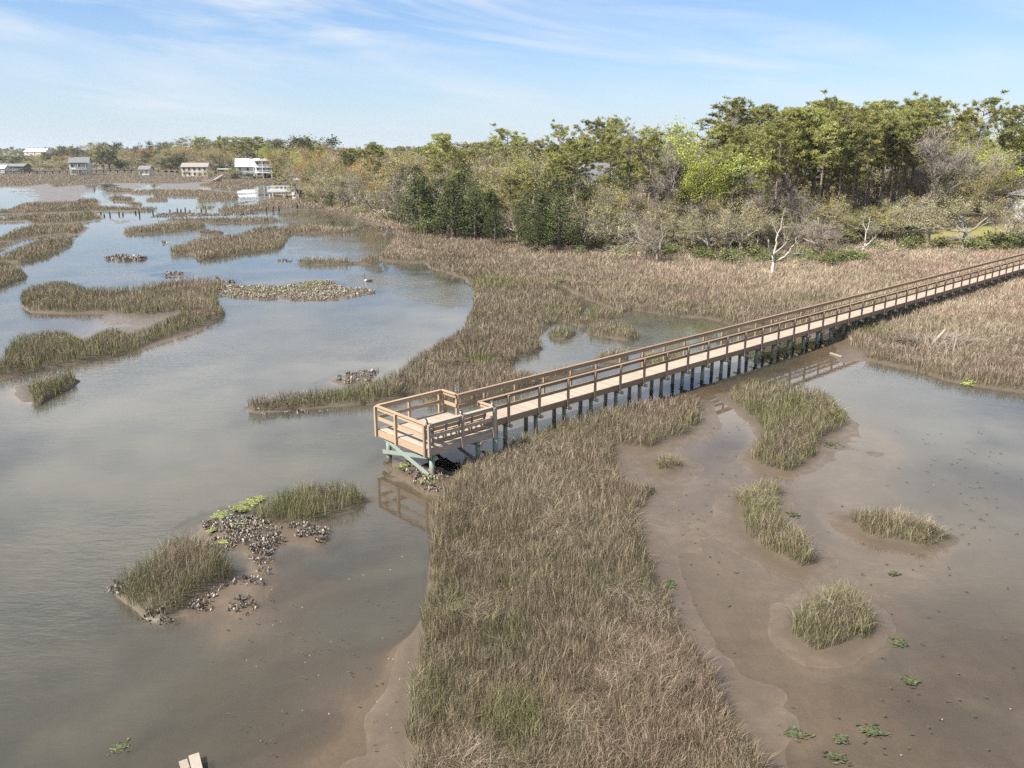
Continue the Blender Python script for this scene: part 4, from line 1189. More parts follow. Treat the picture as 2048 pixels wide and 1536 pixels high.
def curve(s):
    a = P(s); return lambda u: float(np.interp(u, a[:, 0], a[:, 1]))
front_base = curve("500,386 560,391 600,395 640,403 700,414 760,424 800,434 850,456 900,464 960,464 1000,470 1050,484 1100,490 1150,493 1250,497 1300,499 1400,497 1500,500 1600,494 1700,484 1760,478 1820,468 1860,458 2048,456 2400,458")
front_top = curve("540,352 600,345 660,335 740,335 800,345 860,352 920,375 1000,378 1080,385 1130,372 1200,390 1280,405 1350,410 1430,395 1500,402 1560,425 1620,425 1700,428 1760,405 1850,380 1950,372 2048,380 2400,380")
sky_top = curve("540,298 560,290 620,282 680,290 740,290 800,288 850,284 890,275 930,284 970,284 1020,262 1060,272 1090,292 1125,268 1150,275 1190,255 1230,246 1270,246 1320,236 1350,236 1380,246 1420,228 1440,220 1475,206 1510,212 1540,207 1600,204 1680,198 1700,200 1760,196 1800,203 1850,196 1890,208 1910,240 1960,240 2000,228 2048,218 2400,215")
def Yb(u, v): return float(at(u, v, .8)[1])

PATCH = dict(pine='slender pine with a bare trunk and tufted olive crown, one of the packed pines on the right',
             other='')
def mix_kind(u, row):
    r = rng.random()
    if row == 0:
        if u < 700: return 'oak' if r < .7 else 'goldoak'
        if u < 790: return 'oak' if r < .5 else 'thinoak' if r < .8 else 'goldoak'
        if u < 990: return 'cedar' if r < .62 else 'thinoak' if r < .85 else 'evergreen'
        if u < 1160: return 'thinoak' if r < .45 else 'cedar' if r < .7 else 'oak'
        if u < 1420: return 'oak' if r < .4 else 'thinoak' if r < .75 else 'goldoak'
        if u < 1560: return 'goldoak' if r < .5 else 'oak' if r < .8 else 'thinoak'
        if u < 1760: return 'shrub' if r < .3 else 'thinoak' if r < .6 else 'goldoak'
        return 'wideoak' if r < .35 else 'oak' if r < .6 else 'thinoak' if r < .85 else 'goldoak'
    if u < 800: return ('goldoak' if r < .3 else 'oak' if r < .6 else 'olive' if r < .72 else 'rust' if r < .82 else 'thinoak') if row < 4 else ('rust' if r < .3 else 'olive' if r < .5 else 'pine' if r < .7 else 'darkfar')
    if u < 1000: return ('oak' if r < .36 else 'thinoak' if r < .46 else 'evergreen' if r < .66 else 'goldoak' if r < .8 else 'pine') if row < 4 else ('pine' if r < .55 else 'bare' if r < .75 else 'olive')
    if u < 1290: return ('thinoak' if r < .14 else 'pine' if r < .5 else 'goldoak' if r < .7 else 'evergreen' if r < .82 else 'oak') if row < 4 else ('pine' if r < .65 else 'bare' if r < .8 else 'olive')
    if u < 1430: return ('bare' if r < .42 else 'thinoak' if r < .6 else 'evergreen' if r < .75 else 'oak' if r < .9 else 'pine') if row < 4 else ('pine' if r < .45 else 'bare' if r < .75 else 'fresh')
    if u < 1860: return 'pine' if (r < .80 or row > 2) else 'bare' if r < .9 else 'goldoak'
    if u < 1960: return 'goldoak' if r < .5 else 'bare' if r < .75 else 'oak'
    return 'fresh' if r < .4 else 'goldoak' if r < .65 else 'oak' if r < .85 else 'evergreen'

REG = [(0, 700, 'at the left end of the wood behind the white deck'), (700, 800, 'on the wooded shore beside the narrow pool'), (800, 1000, 'in the dark thicket where the shore bends'), (1000, 1160, 'beside the thicket at the middle of the shore'),
       (1160, 1300, 'below the grey house roof in the wood'), (1300, 1440, 'among the bare trees in the middle of the wood'), (1440, 1570, 'at the left edge of the tall pine stand'), (1570, 1760, 'below the tall pine stand'), (1760, 1900, 'right of the tall pine stand'), (1900, 9999, 'by the lawn at the right edge')]
LOOK = dict(pine='slender bare-trunked pine', flatpine='spreading pine', oak='grey-green pale-limbed oak', wideoak='low spreading oak', goldoak='olive-gold oak', thinoak='thin grey lichened oak',
            cedar='dark green pointed cedar', evergreen='dark rounded evergreen', fresh='bright yellow-green budding tree', olive='olive budding tree', rust='rust coloured budding tree', bare='bare grey leafless tree', darkfar='dark evergreen', shrub='low green shrub', drybrush='dry grey brush')
def auto(kind, u, row=0):
    reg = [t for a, b, t in REG if a <= u < b][0]
    return LOOK[kind] + ' ' + reg, LOOK[kind] + 's ' + reg

# rows of the wood, from the shore back
row_step = [28, 32, 29, 31, 34, 40]
row_gap = [0, 7, 14, 22, 31, 44]
for row in range(6):
    u = (616 if row == 0 else 585) + rng.uniform(0, 14)
    while u < 2150:
        Yf = Yb(u, front_base(u))
        Y = Yf + 2.0 + row_gap[row] * (1 + max(0, 900 - u) / 500) + rng.uniform(-2.0, 2.5)
        f = (row / 5) ** .75
        vt = front_top(u) * (1 - f) + sky_top(u) * f
        if row == 0: vt += rng.uniform(-14, 34)
        elif row == 5: vt += abs(rng.normal(0, 9)) - 3
        else: vt += rng.uniform(-12, 26)
        kind = mix_kind(u, row)
        if kind == 'shrub': vt = front_base(u) - rng.uniform(25, 50)
        lab, grp = auto(kind, u)
        if 1540 < u < 1860 and row in (1, 2) and kind == 'pine': vt = sky_top(u) + rng.uniform(5, 60)
        skip = (1150 < u < 1240 and row in (2, 3)) or (1840 < u < 2060 and row == 0)
        if not skip: tree(kind, u, Y, vt, label=lab, group=grp, wide=rng.uniform(.9, 1.25) * (1.55 if kind == 'cedar' else 1))
        u += row_step[row] * rng.uniform(.65, 1.3) * (.8 if kind == 'pine' else 1.0) * (100.0 / Yf) ** .5

# evergreen understory under the pines and behind the oaks
for row in range(3):
    u = 780.0
    while u < 2150:
        Y = Yb(u, front_base(u)) + 6 + row * 11 + rng.uniform(-3, 4)
        kind = ('evergreen', 'goldoak', 'oak', 'thinoak', 'shrub')[rng.choice(5, p=(.22, .3, .24, .12, .12))]
        lab, grp = auto(kind, u)
        if not (1820 < u < 2080 and row == 0):
            tree(kind, u, Y, h=rng.uniform(2.8, 5.2) * (.6 if kind == 'shrub' else 1), label=lab, group=grp, wide=rng.uniform(1.0, 1.4))
        u += 42 * rng.uniform(.6, 1.3)

# thin grey trees in front of and between the pine trunks, and low growth that closes the wood behind
for row, (dY, h0, h1, st, kinds) in enumerate(((8, 5.5, 8.5, 46, ('bare', 'thinoak', 'goldoak')), (17, 6, 9.5, 50, ('bare', 'thinoak', 'goldoak')), (34, 5, 8, 34, ('goldoak', 'oak', 'evergreen')), (56, 6, 9, 34, ('goldoak', 'oak', 'evergreen')))):
    u = 1000.0
    while u < 2150:
        kind = kinds[rng.integers(3)]
        stand = 1480 < u < 1780 and row < 2
        if u < 1300 and kind in ('bare', 'thinoak') and rng.random() < .6: kind = ('oak', 'evergreen')[rng.integers(2)]
        if stand: kind = 'bare' if rng.random() < .5 else 'thinoak'
        lab, grp = auto(kind, u)
        tree(kind, u, Yb(u, front_base(u)) + dY + rng.uniform(-3, 3), h=rng.uniform(h0, h1) * (.75 if stand else 1), label=lab, group=grp, wide=rng.uniform(1.0, 1.35))
        u += st * rng.uniform(.6, 1.35)

for row, (dY, jit) in enumerate(((30, 10), (46, 5), (62, 3))):
    u = 575.0
    while u < 1010:
        kind = ('rust', 'olive', 'oak', 'pine', 'goldoak', 'bare')[rng.choice(6, p=(.17, .2, .22, .2, .13, .08))] if u < 820 else ('pine', 'olive', 'oak', 'bare', 'goldoak')[rng.integers(5)]
        lab, grp = auto(kind, u)
        tree(kind, u, Yb(u, front_base(u)) + dY * (1 + max(0, 900 - u) / 400), sky_top(u) + (26, 12, 2)[row] + rng.uniform(-jit, jit * .4), label=lab, group=grp, wide=rng.uniform(1.2, 1.6))
        u += rng.uniform(16, 30)

# trees one can point at
S_ = 'standing against the sky'
KEY = [
 ('flatpine', 1022, 150, 245, 1.15, 'broad dark pine with a domed crown on the skyline above the dark thicket'),
 ('flatpine', 1125, 158, 236, .9, 'lone open pine on the skyline just right of the domed pine'),
 ('flatpine', 1188, 160, 233, .9, 'feathery pine on the skyline above the grey house roof'),
 ('flatpine', 1232, 162, 229, .8, 'small dark pine head on the skyline right of the feathery pine'),
 ('pine', 1465, 135, 189, 1.5, 'tallest bushy pine at the left shoulder of the pine stand'),
 ('flatpine', 1680, 138, 177, .8, 'ragged pine top rising highest above the middle of the pine stand'),
 ('flatpine', 1850, 135, 178, 1.1, 'broad dark pine at the right shoulder of the pine stand'),
 ('flatpine', 1882, 139, 184, 1.0, 'second broad pine just behind the right shoulder of the stand'),
 ('flatpine', 1966, 140, 178, .95, 'isolated open pine with sky showing through its crown near the right edge'),
 ('pine', 2034, 140, 207, 1.3, 'dark pine head cut by the right edge of the picture'),
 ('fresh', 1396, 111, 232, 1.3, 'vivid lime green tree high in the wood left of the pine stand'),
 ('fresh', 1415, 107, 290, 1.0, 'smaller lime green tree below the vivid one'),
 ('olive', 1080, 140, 284, 1.2, 'yellow-olive tree below the lone open pine'),
 ('evergreen', 1440, 112, 318, 1.3, 'dark magnolia-like evergreen below the lime green trees'),
 ('bare', 1890, 124, 245, 1.5, 'pinkish grey bare tree on the skyline right of the pine stand'),
 ('fresh', 1985, 138, 262, 1.6, 'large fresh green tree on the slope at the right edge'),
 ('fresh', 2040, 142, 232, 1.6, 'pale green tree high at the right edge beside the dark pine head'),
 ('fresh', 2090, 140, 240, 1.6, 'green tree just outside the right edge'),
 ('pine', 1150, 118, 275, 1.25, 'yellow-green pine standing in front of the grey house roof on its left'),
 ('pine', 1222, 120, 262, 1.1, 'slim pine crossing the grey house roof on its right'),
 ('pine', 1262, 112, 268, 1.0, 'slim pine with a long bare trunk right of the house roof'),
 ('pine', 1304, 108, 262, 1.0, 'tall bare trunked pine in the clearing left of the lime green trees'),
 ('bare', 1330, 112, 258, 1.1, 'tall bare grey tree among the middle of the wood'),
 ('bare', 1350, 109, 275, 1.0, 'second tall bare grey tree beside the slim pine trunks'),
 ('cedar', 830, -456, 350, 1.54, 'tallest dark cedar at the point of the shore thicket'),
 ('cedar', 905, -467, 352, 1.66, 'broad dark cedar in the middle of the shore thicket'),
 ('cedar', 950, -470, 380, 1.54, 'dark cedar at the right end of the shore thicket'),
 ('cedar', 1120, -495, 372, 1.22, 'steep narrow cedar leaning up the shore in front of pale oaks'),
 ('cedar', 1075, -497, 425, 1.41, 'squat dark cedar at the water side of the steep narrow cedar'),
 ('cedar', 990, -478, 410, 1.28, 'dark low cedar right of the shore thicket'),
 ('pine', 745, 175, 282, 1.0, 'thin crowned pine rising from the oaks left of the thicket'),
 ('pine', 880, 150, 264, 1.2, 'bushy skyline pine left of the domed pine'),
 ('wideoak', 1944, -490, 372, 1.5, 'big spreading pale live oak on the lawn edge at the right'),
 ('wideoak', 1870, -478, 385, 1.35, 'low crooked live oak left of the big pale one'),
 ('oak', 1800, -476, 398, 1.2, 'grey-green oak at the left end of the lawn'),
 ('thinoak', 2030, -484, 405, 1.2, 'thin oak in front of the house at the right edge'),
 ('thinoak', 1318, -513, 440, 1.0, 'small leaning dark trunked oak standing alone in the dry grass by the grey bench'),
 ('thinoak', 1288, -503, 405, 1.0, 'pale forked oak behind the grey bench'),
 ('oak', 1425, -503, 408, 1.2, 'pale trunked oak at the edge of the dry grass, left of the white dead tree'),
 ('thinoak', 1640, -500, 430, 1.0, 'grey twiggy oak behind the small white dead tree'),
 ('oak', 1910, -456, 392, 1.3, 'grey-green oak filling the gap between the two spreading lawn oaks'),
 ('goldoak', 1985, -455, 395, 1.3, 'olive oak hiding the left corner of the house at the right edge'),
 ('oak', 2055, -457, 392, 1.1, 'oak cut by the right edge in front of the house'),
 ('cedar', 617, -394, 372, 1.28, 'small dark bush beside the roof of the white deck'),
 ('cedar', 660, -410, 375, 1.28, 'dark green round cedar on the bank right of the white deck'),
 ('evergreen', 825, -461, 434, 1.0, 'low olive bush at the tip of the wooded point'),
 ('shrub', 850, -462, 428, 1.0, 'pale lime shrub beside the low olive bush on the wooded point'),
]
for kd, u, Y, vt, wd, lab in KEY:
    tree(kd, u, Y if Y > 0 else Yb(u, -Y), vt, wide=wd, label=lab)

# shrubs along the edge of the dry grass
for k in range(46):
    u = rng.uniform(1230, 2048)
    v = float(np.interp(u, [1230, 1400, 1480, 1600, 1750, 1850, 2048], [508, 508, 520, 525, 510, 498, 498])) + rng.uniform(-16, 8)
    X, Y = at(u, v, .5)
    kd = 'shrub' if rng.random() < .7 else 'drybrush'
    lab = 'low green saltbush in the dry grass at the foot of the wood' if kd == 'shrub' else 'dry grey brush in the grass at the foot of the wood'
    tree(kd, u, float(Y), h=rng.uniform(.8, 1.9), label=lab, group=lab.replace('bush', 'bushes'), wide=rng.uniform(1.0, 1.5), x=float(X))
for u, v, h, wd in ((1470, 518, 1.3, 2.2), (1510, 512, 1.6, 2.0), (1420, 515, 1.2, 1.8), (1690, 515, 1.5, 1.8), (1655, 525, 1.2, 1.8), (1830, 480, 2.2, 1.2), (1985, 492, 2.4, 1.5), (2025, 490, 2.6, 1.6), (1960, 497, 1.6, 1.4), (1255, 507, 1.2, 1.2), (1205, 498, 1.6, 1.2), (1160, 505, 1.4, 1.2)):
    X, Y = at(u, v, .5)
    tree('shrub', u, float(Y), h=h, x=float(X), wide=wd, label='broad fresh green bush among the dry grass near the white dead trees' if 1400 < u < 1700 else 'dense green bush beside the lawn at the right' if u > 1700 else 'green bush at the sandy edge of the wood', group='fresh green bushes')
for k in range(26):
    u = rng.uniform(640, 800); v = float(np.interp(u, [640, 700, 760, 800], [404, 418, 428, 440])) + rng.uniform(-4, 6)
    X, Y = at(u, v, .4)
    tree('drybrush', u, float(Y), h=rng.uniform(.9, 2.0), x=float(X), wide=rng.uniform(1.2, 1.8), label='pinkish dry brush along the bank beside the narrow pool', group='dry brush along the narrow pool')

# ---- far shore: trees behind and around the distant houses
far_top = curve("-200,303 -40,302 60,301 110,302 135,296 160,300 200,285 240,292 280,290 340,286 380,278 420,280 460,280 500,277 540,286 580,280 620,272 660,288 700,290")
for row in range(4):
    u = -160.0
    while u < 640:
        vb = np.interp(u, [-160, 100, 300, 540, 640], [338, 337, 337, 342, 352]) - row * 3.0
        Y = Yb(u, vb) + rng.uniform(-8, 12)
        tpv = far_top(u)
        vt = tpv + (18, 12, 5, 0)[row] + rng.uniform(-4, 8)
        vt = min(vt, vb - 8)
        r = rng.random()
        if u < 90: kind = 'olive' if r < .3 else 'oak' if r < .7 else 'darkfar'; vt = max(vt, 308 - row)
        elif row < 3: kind = 'olive' if r < .36 else 'rust' if r < .55 else 'oak' if r < .72 else 'goldoak' if r < .92 else 'darkfar'
        else: kind = 'darkfar' if r < .55 else 'pine' if r < .9 else 'olive'; vt -= 5
        near_house = any(a - 6 < u < b + 6 for a, b in ((140, 182), (366, 420), (474, 572), (282, 302)))
        if not (near_house and row == 0):
            lab = {'olive': 'olive-gold tree on the far shore among the distant houses', 'rust': 'rust coloured tree on the far shore among the distant houses', 'oak': 'grey-green tree on the far shore among the distant houses', 'goldoak': 'gold tinged oak on the far shore among the distant houses', 'darkfar': 'dark evergreen on the far shore behind the distant houses', 'pine': 'distant pine on the far shore skyline'}[kind]
            tree(kind, u, Y, vt, wide=rng.uniform(1.3, 1.8), label=lab, group=lab.replace('tree', 'trees') if 'tree' in lab else lab + ' group')
        u += rng.uniform(10, 17)
for row in range(2):
    u = -160.0
    while u < 640:
        vb = np.interp(u, [-160, 100, 300, 540, 640], [338, 337, 337, 342, 352]) + .5 - row * 1.6
        kind = ('oak', 'goldoak', 'darkfar')[rng.choice(3, p=(.45, .25, .3))]
        near_house = any(a < u < b for a, b in ((154, 170), (380, 408), (525, 558), (486, 498)))
        if not near_house or row:
            lab = 'low bushy growth at the foot of the far shore trees'
            tree(kind, u, Yb(u, vb), h=rng.uniform(2.5, 5.0), wide=rng.uniform(1.4, 2.0), label=lab, group='low growth along the far shore')
        u += rng.uniform(11, 20)
for u, vb, h, kd in ((146, 346, 3.2, 'goldoak'), (178, 346, 4.2, 'oak'), (163, 347, 1.8, 'oak'), (370, 347, 3.6, 'oak'), (398, 348, 2.6, 'goldoak'), (416, 347, 4.0, 'goldoak'), (282, 345, 3.4, 'goldoak'), (300, 345, 3.4, 'oak'), (478, 352, 3.6, 'oak'), (500, 353, 3.8, 'darkfar'), (520, 353, 2.6, 'oak'), (472, 350, 5.0, 'goldoak'), (566, 354, 6.0, 'goldoak'), (20, 345, 2.2, 'oak'), (48, 344, 3.5, 'darkfar')):
    tree(kd, u, 488 if u < 60 else 440 if u < 310 else 418 if u < 430 else 386, h=h, wide=1.6, label='bushy tree growing in front of the distant houses', group='bushy trees in front of the distant houses')
for kd, u, Y, vt, wd, lab in (('darkfar', 210, 560, 277, 1.3, 'big round dark evergreen right of the far white house'), ('flatpine', 139, 560, 288, .9, 'tiny umbrella shaped pine above the chimney of the far white house'),
                              ('darkfar', 620, 360, 264, 1.3, 'big round dark evergreen on the skyline right of the balcony house'), ('flatpine', 400, 480, 271, 1.2, 'dark pine clump on the skyline above the beige house'),
                              ('pine', 470, 440, 272, 1.3, 'tall dark pine left of the shiny roofed balcony house'), ('pine', 490, 445, 273, 1.3, 'tall dark pine just behind the shiny roof'), ('pine', 512, 450, 272, 1.3, 'tall dark pine above the balcony house'), ('flatpine', 445, 450, 270, 1.2, 'tall dark pine with a pale green neighbour left of the shiny roof'),
                              ('rust', 552, 390, 292, 1.2, 'orange tree right behind the balcony house'), ('rust', 630, 330, 280, 1.3, 'pinkish rust tree on the slope right of the balcony house'), ('fresh', 535, 480, 278, 1.4, 'pale green tree on the skyline above the balcony house')):
    tree(kd, u, Y, vt, wide=wd, label=lab)
# the farthest wooded shore reads as one hazy strip
rr = np.random.default_rng(5)
n = 9000
th = rr.uniform(-1.0, 1.0, n); Yw = rr.uniform(1500, 2600, n)
hw_ = 12 + 9 * fbm(th * 900, Yw * .02, 25, 3, 3)
C = np.stack([th * Yw, Yw, rr.random(n) ** .6 * hw_ + 2], 1)
V, F, R_ = leaf_cards(C, 11.0, rr, rr.random(n), .2)
put('far_woods', mesh('far_woods', V, F, {'rnd': R_}, LEAF['haze']), label='hazy wooded shore on the horizon beyond the far houses', cat='woods', kind='stuff')

# ---- bleached dead trees, branch by branch
def snag(name, Y, lines, label, s0=.13, jit=.5):
    m = MB()
    root = None
    for pts, r0, r1 in lines:
        Q = []
        dy = rng.normal(0, jit)
        for i, (u, v) in enumerate(pts):
            x, y, z = at_y(u, v, Y)
            Q.append((x, Y + dy * i / max(1, len(pts) - 1), z))
        if root is None: root = Q[0]; Q[0] = (Q[0][0], Q[0][1], ground_z(Q[0][0], Q[0][1]) - .3)
        Q = np.array(Q)
        # finer, slightly crooked
        tt = np.linspace(0, len(Q) - 1, (len(Q) - 1) * 3 + 1)
        Q2 = np.stack([np.interp(tt, np.arange(len(Q)), Q[:, k]) for k in range(3)], 1)
        Q2[1:-1] += rng.normal(0, .03, (len(Q2) - 2, 3))
        m.tube(Q2, np.linspace(r0, r1, len(Q2)), 6)
        for _ in range(len(pts)):
            k = rng.integers(len(Q2) // 2, len(Q2)); d = rng.normal(0, 1, 3); d[2] = abs(d[2]); d /= np.linalg.norm(d)
            m.tube([Q2[k], Q2[k] + d * .3 + rng.normal(0, .05, 3), Q2[k] + d * rng.uniform(.5, 1.1)], [r1 * .7 + .008, .015, .006], 4)
    m.obj(name, bark_dead, None, True, label=label, cat='dead tree')
Z4 = lambda s: [(1488 + a / 3.657, 160 + b / 3.657) for a, b in P(s)]
snag('dead_tree', float(at(1545, 548, .3)[1]), [
    (Z4("205,1420 215,1370 228,1330"), .19, .15), (Z4("228,1330 200,1275 165,1220 153,1160"), .11, .04), (Z4("225,1330 215,1290 240,1215 250,1150 285,1080 300,990"), .13, .03),
    (Z4("232,1335 285,1300 345,1275 400,1268 455,1278"), .12, .03), (Z4("300,1292 340,1235 372,1195 378,1150"), .08, .03), (Z4("225,1265 270,1225 305,1180 308,1160"), .07, .03), (Z4("250,1150 240,1105 215,1040"), .05, .015), (Z4("285,1080 330,1075 360,1085"), .04, .012)],
    'white forked dead tree standing in the dry grass above the boardwalk')
snag('dead_tree', float(at(1728, 514, .4)[1]), [
    (Z4("872,1300 876,1255 884,1220"), .15, .12), (Z4("884,1220 890,1180 902,1120 930,1060 945,1000"), .10, .02), (Z4("886,1222 930,1180 980,1150"), .08, .02), (Z4("890,1180 850,1140 800,1140"), .05, .015), (Z4("884,1220 830,1225 775,1250"), .05, .015), (Z4("905,1120 880,1060 885,1010"), .05, .015)],
    'smaller white dead tree near the left end of the lawn')
snag('dead_tree', float(at(1632, 503, .4)[1]), [
    (Z4("480,1220 490,1160 510,1120"), .10, .08), (Z4("510,1120 540,1060 548,1005"), .07, .02), (Z4("505,1120 470,1070 450,1030"), .06, .02)],
    'slim grey snag between the two white dead trees')
Z2 = lambda s: [(500 + a / 3.2, 200 + b / 3.2) for a, b in P(s)]
snag('fallen_branch', float(at(765, 441, .3)[1]), [
    (Z2("905,760 870,720 850,700"), .16, .10), (Z2("850,700 830,720 790,700"), .09, .03), (Z2("870,720 900,715 920,740"), .08, .03), (Z2("880,735 860,690 850,640"), .07, .02)],
    'tangled white fallen branch at the water edge of the wooded shore')
snag('fallen_branch', float(at(855, 460, .3)[1]), [
    (Z2("1215,832 1150,828 1115,805 1112,770"), .12, .06), (Z2("1150,828 1180,800 1190,780"), .06, .02)],
    'white curved driftwood branch at the foot of the wooded point')
snag('fallen_branch', float(at(1138, 496, .3)[1]), [
    (Z2("2040,920 2000,950 1960,960"), .12, .05), (Z2("2000,950 1940,940 1900,960"), .07, .02)],
    'grey fallen branch in front of the steep narrow cedar')

# ---- pampas plumes
plume_m = plain_mat('plume', (.60, .52, .40), .8, .15, 20)
X, Y = at(1230, 497, .6)
o = put('pampas_grass', None, loc=(X, Y, ground_z(X, Y)), label='clump of pampas grass with cream plumes at the edge of the wood', cat='pampas grass')
m = MB(); m2 = MB()
for k in range(60):
    a = rng.uniform(0, 6.28); L = rng.uniform(1.2, 2.0); d = np.array([math.cos(a), math.sin(a), 0])
    s_v = np.cross(d, (0, 0, 1)) * .03
    m.add([-s_v, s_v, d * .4 + U3 * L * .8 + s_v, d * .4 + U3 * L * .8 - s_v, d * 1.1 + U3 * L * .7], [(0, 1, 2, 3)], [(3, 2, 4)])
for k in range(12):
    x = -1.0 + k * .18 + rng.normal(0, .05); yy = rng.normal(0, .3); z = rng.uniform(2.2, 3.1)
    m.tube([(x * .5, yy * .5, 0), (x, yy, z - .6)], [.012, .01], 3)
    m2.tube([(x, yy, z - .6), (x, yy, z - .25), (x + .05, yy, z + .1)], [.03, .085, .01], 6)
m.obj('leaves', LEAF['palm'], o); m2.obj('plume', plume_m, o)
# ------------------------------------------------------------------ houses and docks
white_p = plain_mat('white_paint', (.50, .50, .49), .6, .06, 2)
cream_p = plain_mat('cream_siding', (.55, .49, .38), .7, .08, 2)
shingle = plain_mat('grey_shingle', (.15, .15, .155), .85, .18, 1.5)
brown_roof = plain_mat('brown_shingle', (.25, .215, .19), .85, .15, 1.5)
shiny_roof = plain_mat('metal_roof', (.66, .68, .70), .35, .06, 1.0, .6)
glass_d = plain_mat('dark_window', (.035, .045, .055), .12, .3, 1.0, .6)
brick_m = plain_mat('chimney_brick', (.30, .14, .09), .9, .25, 4)
blue_sh = plain_mat('porch_screen', (.06, .09, .14), .5, .2, 1)

def house(name, u, Y, wid, dep, hgt, wall, roof, label, cat='house', rot=0.0, storeys=2, roof_h=None, hip=False, wins=4, z0=None, chimney=None, porch=None, stilts=0.0):
    x = at_y(u, 330, Y)[0]
    z0 = ground_z(x, Y) if z0 is None else z0
    o = put(name, None, loc=(x, Y, z0), label=label, cat=cat, rotz=rot)
    w2, d2 = wid / 2, dep / 2
    X3, Y3, Z3 = np.eye(3)
    b = stilts
    m = MB(); m.box((0, 0, (b + hgt) / 2 - (.4 if not b else 0)), X3 * w2, Y3 * d2, Z3 * ((hgt - b) / 2 + (.4 if not b else 0)))
    if not hip:
        rh = roof_h or dep * .4
        for sx in (-1, 1):
            m.add([(sx * w2, -d2, hgt), (sx * w2, d2, hgt), (sx * w2, 0, hgt + rh)], [], [(0, 1, 2)])
    m.obj('wall', wall, o)
    rh = roof_h or dep * .4
    e = .45
    m = MB()
    if hip:
        k = min(w2 * .55, d2)
        V = [(-w2 - e, -d2 - e, hgt), (w2 + e, -d2 - e, hgt), (w2 + e, d2 + e, hgt), (-w2 - e, d2 + e, hgt), (-w2 + k, 0, hgt + rh), (w2 - k, 0, hgt + rh)]
        m.add(V, [(0, 1, 5, 4), (2, 3, 4, 5), (0, 3, 2, 1)], [(1, 2, 5), (3, 0, 4)])
    else:
        for s in (-1, 1):
            p0_, p1_ = np.array([0, s * (d2 + e), hgt - e * rh / d2 + .05]), np.array([0, 0, hgt + rh + .05])
            nrm = np.array([0, s * rh, d2]); nrm /= np.linalg.norm(nrm)
            c = (p0_ + p1_) / 2 + nrm * .08
            m.box(c, X3 * (w2 + e), (p1_ - p0_) / 2, nrm * .08)
    ro = m.obj('roof', roof, o)
    if chimney is not None:
        m = MB(); m.box((chimney, 0, hgt + rh * .8), X3 * .6, Y3 * .5, Z3 * 1.6); m.obj('chimney', brick_m, ro)
    for fl in range(storeys):
        zc = b + (hgt - b) * (fl + .55) / storeys
        for k in range(wins):
            xc = -w2 + wid * (k + .5) / wins
            m = MB()
            for sx in (-1, 1): m.box((xc + sx * .58, -d2 - .03, zc), X3 * .07, Y3 * .04, Z3 * .87)
            for sz in (-1, 1): m.box((xc, -d2 - .03, zc + sz * .8), X3 * .51, Y3 * .04, Z3 * .07)
            f = m.obj('window', white_p, o)
            m = MB(); m.box((xc, -d2 - .012, zc), X3 * .51, Y3 * .02, Z3 * .73); m.obj('pane', glass_d, f)
    if b:
        for k in range(wins + 1):
            m = MB(); m.box((-w2 + .3 + (wid - .6) * k / wins, -d2 + .2, b / 2 - .3), X3 * .2, Y3 * .2, Z3 * (b / 2 + .3)); m.obj('stilt', white_p, o)
        m = MB(); m.box((0, .3, b / 2), X3 * (w2 - .6), Y3 * (d2 - .6), Z3 * (b / 2)); m.obj('ground_floor', blue_sh, o)
    if porch:
        levels, pd, px0, px1 = porch
        for zl in levels:
            m = MB(); m.box(((px0 + px1) / 2, -d2 - pd / 2, zl), X3 * (px1 - px0) / 2, Y3 * pd / 2, Z3 * .16); pf = m.obj('balcony', white_p, o)
            m = MB(); yy = -d2 - pd + .08
            m.beam((px0, yy, zl + 1.05), (px1, yy, zl + 1.05), .1, .1)
            n = int((px1 - px0) / .45)
            for k in range(n + 1): m.beam((px0 + (px1 - px0) * k / n, yy, zl + .15), (px0 + (px1 - px0) * k / n, yy, zl + 1.0), .07, .07, up=(0, 1, 0))
            m.obj('railing', white_p, pf)
        n = max(2, int((px1 - px0) / 3.6))
        for k in range(n + 1):
            xx = px0 + .12 + (px1 - px0 - .24) * k / n
            m = MB(); m.beam((xx, -d2 - pd + .12, -.5), (xx, -d2 - pd + .12, hgt - .05), .24, .24, up=(0, 1, 0)); m.obj('column', white_p, o)
        m = MB(); m.box(((px0 + px1) / 2, -d2 - pd / 2 + .1, hgt + .12), X3 * ((px1 - px0) / 2 + .3), Y3 * (pd / 2 + .25), Z3 * .1); m.obj('porch_roof', roof, o)
    return o

Yh = 455.
house('white_house', 161, Yh, 9.5, 8, 6.2, white_p, shingle, 'white two storey house with grey roof and porch, alone on the far left shore', rot=.25, roof_h=2.8, wins=3, chimney=-4.0, porch=([3.0], 2.2, -3.8, 3.8))
house('beige_house', 392, 430, 12.5, 8, 4.6, cream_p, brown_roof, 'beige house with dark windows half hidden by gold trees on the far shore', rot=.1, roof_h=1.8, wins=5)
house('balcony_house', 545, 400, 13.5, 9, 7.7, white_p, brown_roof, 'tall white three storey house with balconies on the far shore', rot=-.12, storeys=2, roof_h=1.4, hip=True, wins=5, stilts=2.5, porch=([2.6, 5.1], 2.4, -6.4, 6.4))
house('metal_roof_house', 496, 408, 10.5, 11, 5.2, white_p, shiny_roof, 'white house wing with a shiny pale metal roof left of the balcony house', rot=.25, roof_h=3.4, wins=3, storeys=2, chimney=1.5)
house('cottage', 291, 450, 5.5, 6, 3.0, white_p, shingle, 'tiny pale cottage between the white house and the beige house', storeys=1, wins=2, roof_h=1.6)
house('warehouse', 80, 900, 22, 14, 3.2, white_p, shiny_roof, 'far white roofed shed above the trees at the left edge', storeys=1, wins=3, roof_h=3.0, cat='shed', z0=9.0)
